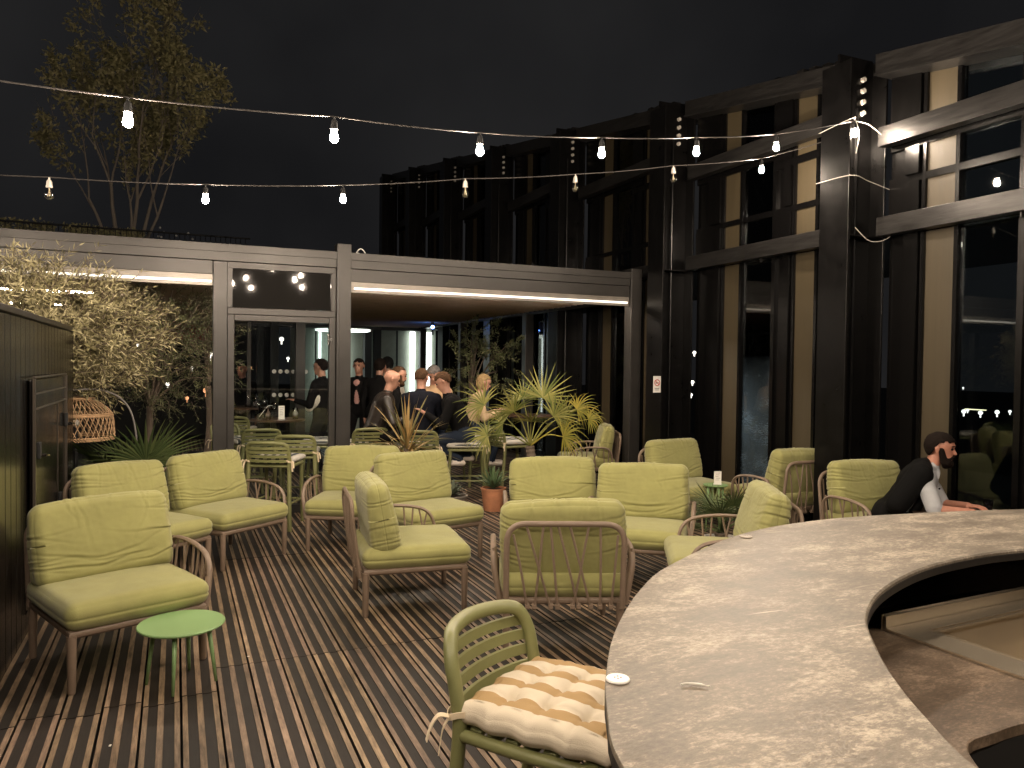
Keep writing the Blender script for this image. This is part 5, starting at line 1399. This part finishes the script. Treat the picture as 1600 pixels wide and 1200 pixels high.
# ================================================================ PEOPLE
GP = 'people drinking in the pergola'
def seat_person(lab, px, d, head, **k):
    x, y = PX(px, d); return person(lab, (x, y, 0), R(head), GP, **k)
random.seed(5)
seat_person('man in black hoodie and jeans on a high stool wearing white trainers', 727, 9.12, tl+6, pose='stool', stoolz=.69, lean=24, top=BLK, legs=DENIM, hair=HAIRB, hstyle='short', hpitch=28,
            hands=[(-.16, .50, 1.03), (.14, .46, 1.03)], shoe=SHOE, feet=[(-.10, -.06, .53), (.12, .06, .50)], bulky=1.1)
seat_person('man in a dark suit seen from behind, short reddish hair', 656, 9.12, aw-2, pose='stool', stoolz=.69, lean=12, top=NAVY, legs=DENIM, hair=HAIRB, hstyle='thin', hpitch=14, hyaw=-25,
            hands=[(-.14, .45, 1.03), (.18, .45, 1.03)], bulky=1.12, inner=None)
seat_person('grey haired man in a beige jumper with white sleeves looking down', 680, 10.25, aw+180, pose='stool', stoolz=.75, lean=20, top=BEIGE, legs=DENIM, hair=HAIRG, hstyle='full', hpitch=30,
            hands=[(-.16, .42, 1.03), (.16, .42, 1.03)], bulky=1.05)
seat_person('bald man in a black leather jacket seen in profile', 583, 9.2, tr_+14, pose='stool', stoolz=.69, lean=20, top=LEATH, legs=BLK, hair=None, hpitch=16, hands=[(-.18, .45, .98), (.16, .45, .98)], bulky=1.12)
seat_person('man with receding brown hair behind the bald man, dark shirt', 601, 9.9, tr_+10, pose='stool', stoolz=.72, lean=16, top=BLK, legs=BLK, hair=HAIRB, hstyle='thin', hpitch=12, hands=[(-.18, .42, 1.02), (.16, .42, 1.02)], beard=True)
seat_person('standing man in a black jacket over a pink print shirt, facing the camera', 562, 11.6, aw+172, pose='stand', lean=3, top=BLK, legs=BLK, hair=HAIRD, hstyle='short', scale=.98, inner=PINK,
            extra=lambda q: [(q['chest']+q['fw']*.075+q['t']*.06, q['pel']+q['fw']*.065+q['t']*.12, .072, .07, 4, (q['sd'], 1.0, .9))])
seat_person('standing youth with curly dark hair turned away from the camera', 590, 11.3, aw-20, pose='stand', lean=6, top=BLK, legs=BLK, hair=HAIRD, hstyle='full', scale=.98)
seat_person('standing person in a dark peaked cap behind the group', 608, 11.9, aw+40, pose='stand', lean=4, top=WHT, legs=BLK, hair=BLK, hstyle='full', scale=1.0)
seat_person('woman with long blond hair in a tan jacket sitting sideways', 734, 10.4, tr_+8, pose='stool', stoolz=.68, lean=18, top=TAN, legs=DENIM, hair=HAIRL, hstyle='long', hpitch=18, scale=.93, hands=[(-.15, .38, .98), (.14, .38, .98)], shoe=SHOE, bulky=1.1)
seat_person('standing man in a black jacket seen through the door beside its right frame', 505, 10.4, tl-14, pose='stand', lean=2, top=BLK, legs=NAVY, hair=HAIRD, hstyle='short', scale=.97, hands=[(-.2, .25, 1.05), (.2, .30, 1.1)], bulky=1.15, inner=WHT,
            extra=lambda q: [(q['chest']+q['sd']*.185-q['t']*.1+q['fw']*.02, q['chest']+q['sd']*.22-q['t']*.22+q['fw']*.08, .062, .055, 4)])
seat_person('dim person in black with a reddish lit face at the left of the door', 380, 12.2, aw+170, pose='stand', lean=2, top=BLK, legs=BLK, hair=HAIRD, hstyle='full', scale=.93, skin=SKP)

# the bearded man at the right
mh = R(38); root_xy = Vector((5.08, 4.25))
def toloc(x, y, z):
    v = Vector((x-root_xy.x, y-root_xy.y)); c, s = math.cos(-mh), math.sin(-mh); lx, ly = v.x*c-v.y*s, v.x*s+v.y*c
    return (lx, -ly, z)
hn = px3(1520, 797, 5.45); hf_ = px3(1512, 792, 5.72)
mroot, mq = person('bearded man with a black jacket over his shoulders leaning on the low table', (root_xy.x, root_xy.y, 0), mh, None, pose='low', stoolz=.38, scale=.94, lean=33, top=SHIRT, legs=DENIM, skin=SKP, hair=HAIRD, hstyle='full',
       hands=[toloc(hn[0], hn[1], .60), toloc(hf_[0], hf_[1], .60)], hpitch=4, hyaw=-12, sleeve=False, voxel=.006, beard=True, elbow_out=.9, bulky=1.05)
c_, n_, p_, t_, s_, f_ = mq['chest'], mq['neck'], mq['pel'], mq['t'], mq['sd'], mq['fw']
nrm_ = (t_.cross(s_)).normalized()
bk = -nrm_ if (-nrm_).y > 0 else nrm_
if bk.y < 0: bk = -bk
jp = []
for k in (-1, 1):
    sh = c_+s_*k*.20+t_*.09+bk*.035
    jp += [(sh, n_+bk*.045-t_*.01, .085, .06, 0), (sh, sh-t_*.22+s_*k*.05+bk*.03-Vector((0, 0, .05)), .088, .082, 0),
           (sh-t_*.2+bk*.02, p_+s_*k*.15+bk*.05+t_*.02, .08, .08, 0, (s_, 1.0, .7)),
           (n_+bk*.05+s_*k*.06, c_+s_*k*.15-t_*.02-bk*.10, .035, .030, 0), (c_+s_*k*.16-t_*.02-bk*.08, p_+s_*k*.17+t_*.10-bk*.09, .032, .03, 0)]
jp += [(c_+bk*.05+t_*.08, p_+bk*.06, .13, .15, 0, (s_, 1.25, .50)), (c_+s_*.12+bk*.06, c_-s_*.12+bk*.06, .12, .12, 0, (t_, 1.2, .7)),
       (p_+s_*.10+bk*.07, p_-s_*.10+bk*.07, .11, .11, 0, (t_, 1, .7)), (n_+bk*.055+s_*.05, n_+bk*.055-s_*.05, .045, .045, 0)]
jo = obj('jacket', blob('jacket', jp, .0085, 4), clothmat('black_jacket_cloth', (.006, .006, .006)), mroot)
for p in jo.data.polygons: p.use_smooth = True
bm = bmesh.new()                                   # collar, placket and buttons
cc = n_-bk*.045+t_*.0
for k in (-1, 1): ribbon(bm, [n_+bk*.055+t_*.035, n_+s_*k*.062+t_*.035, n_-bk*.05+s_*k*.035+t_*.015, n_-bk*.075+s_*k*.045-t_*.035], .032, .0025, tuple(t_))
obj('collar', bm, SHIRT, mroot, True)
bm = bmesh.new()
for q in range(4):
    b0 = c_-bk*.135+t_*(.06-.085*q); bmesh.ops.create_uvsphere(bm, u_segments=8, v_segments=6, radius=.007, matrix=Matrix.Translation(b0))
obj('buttons', bm, EYE, mroot)
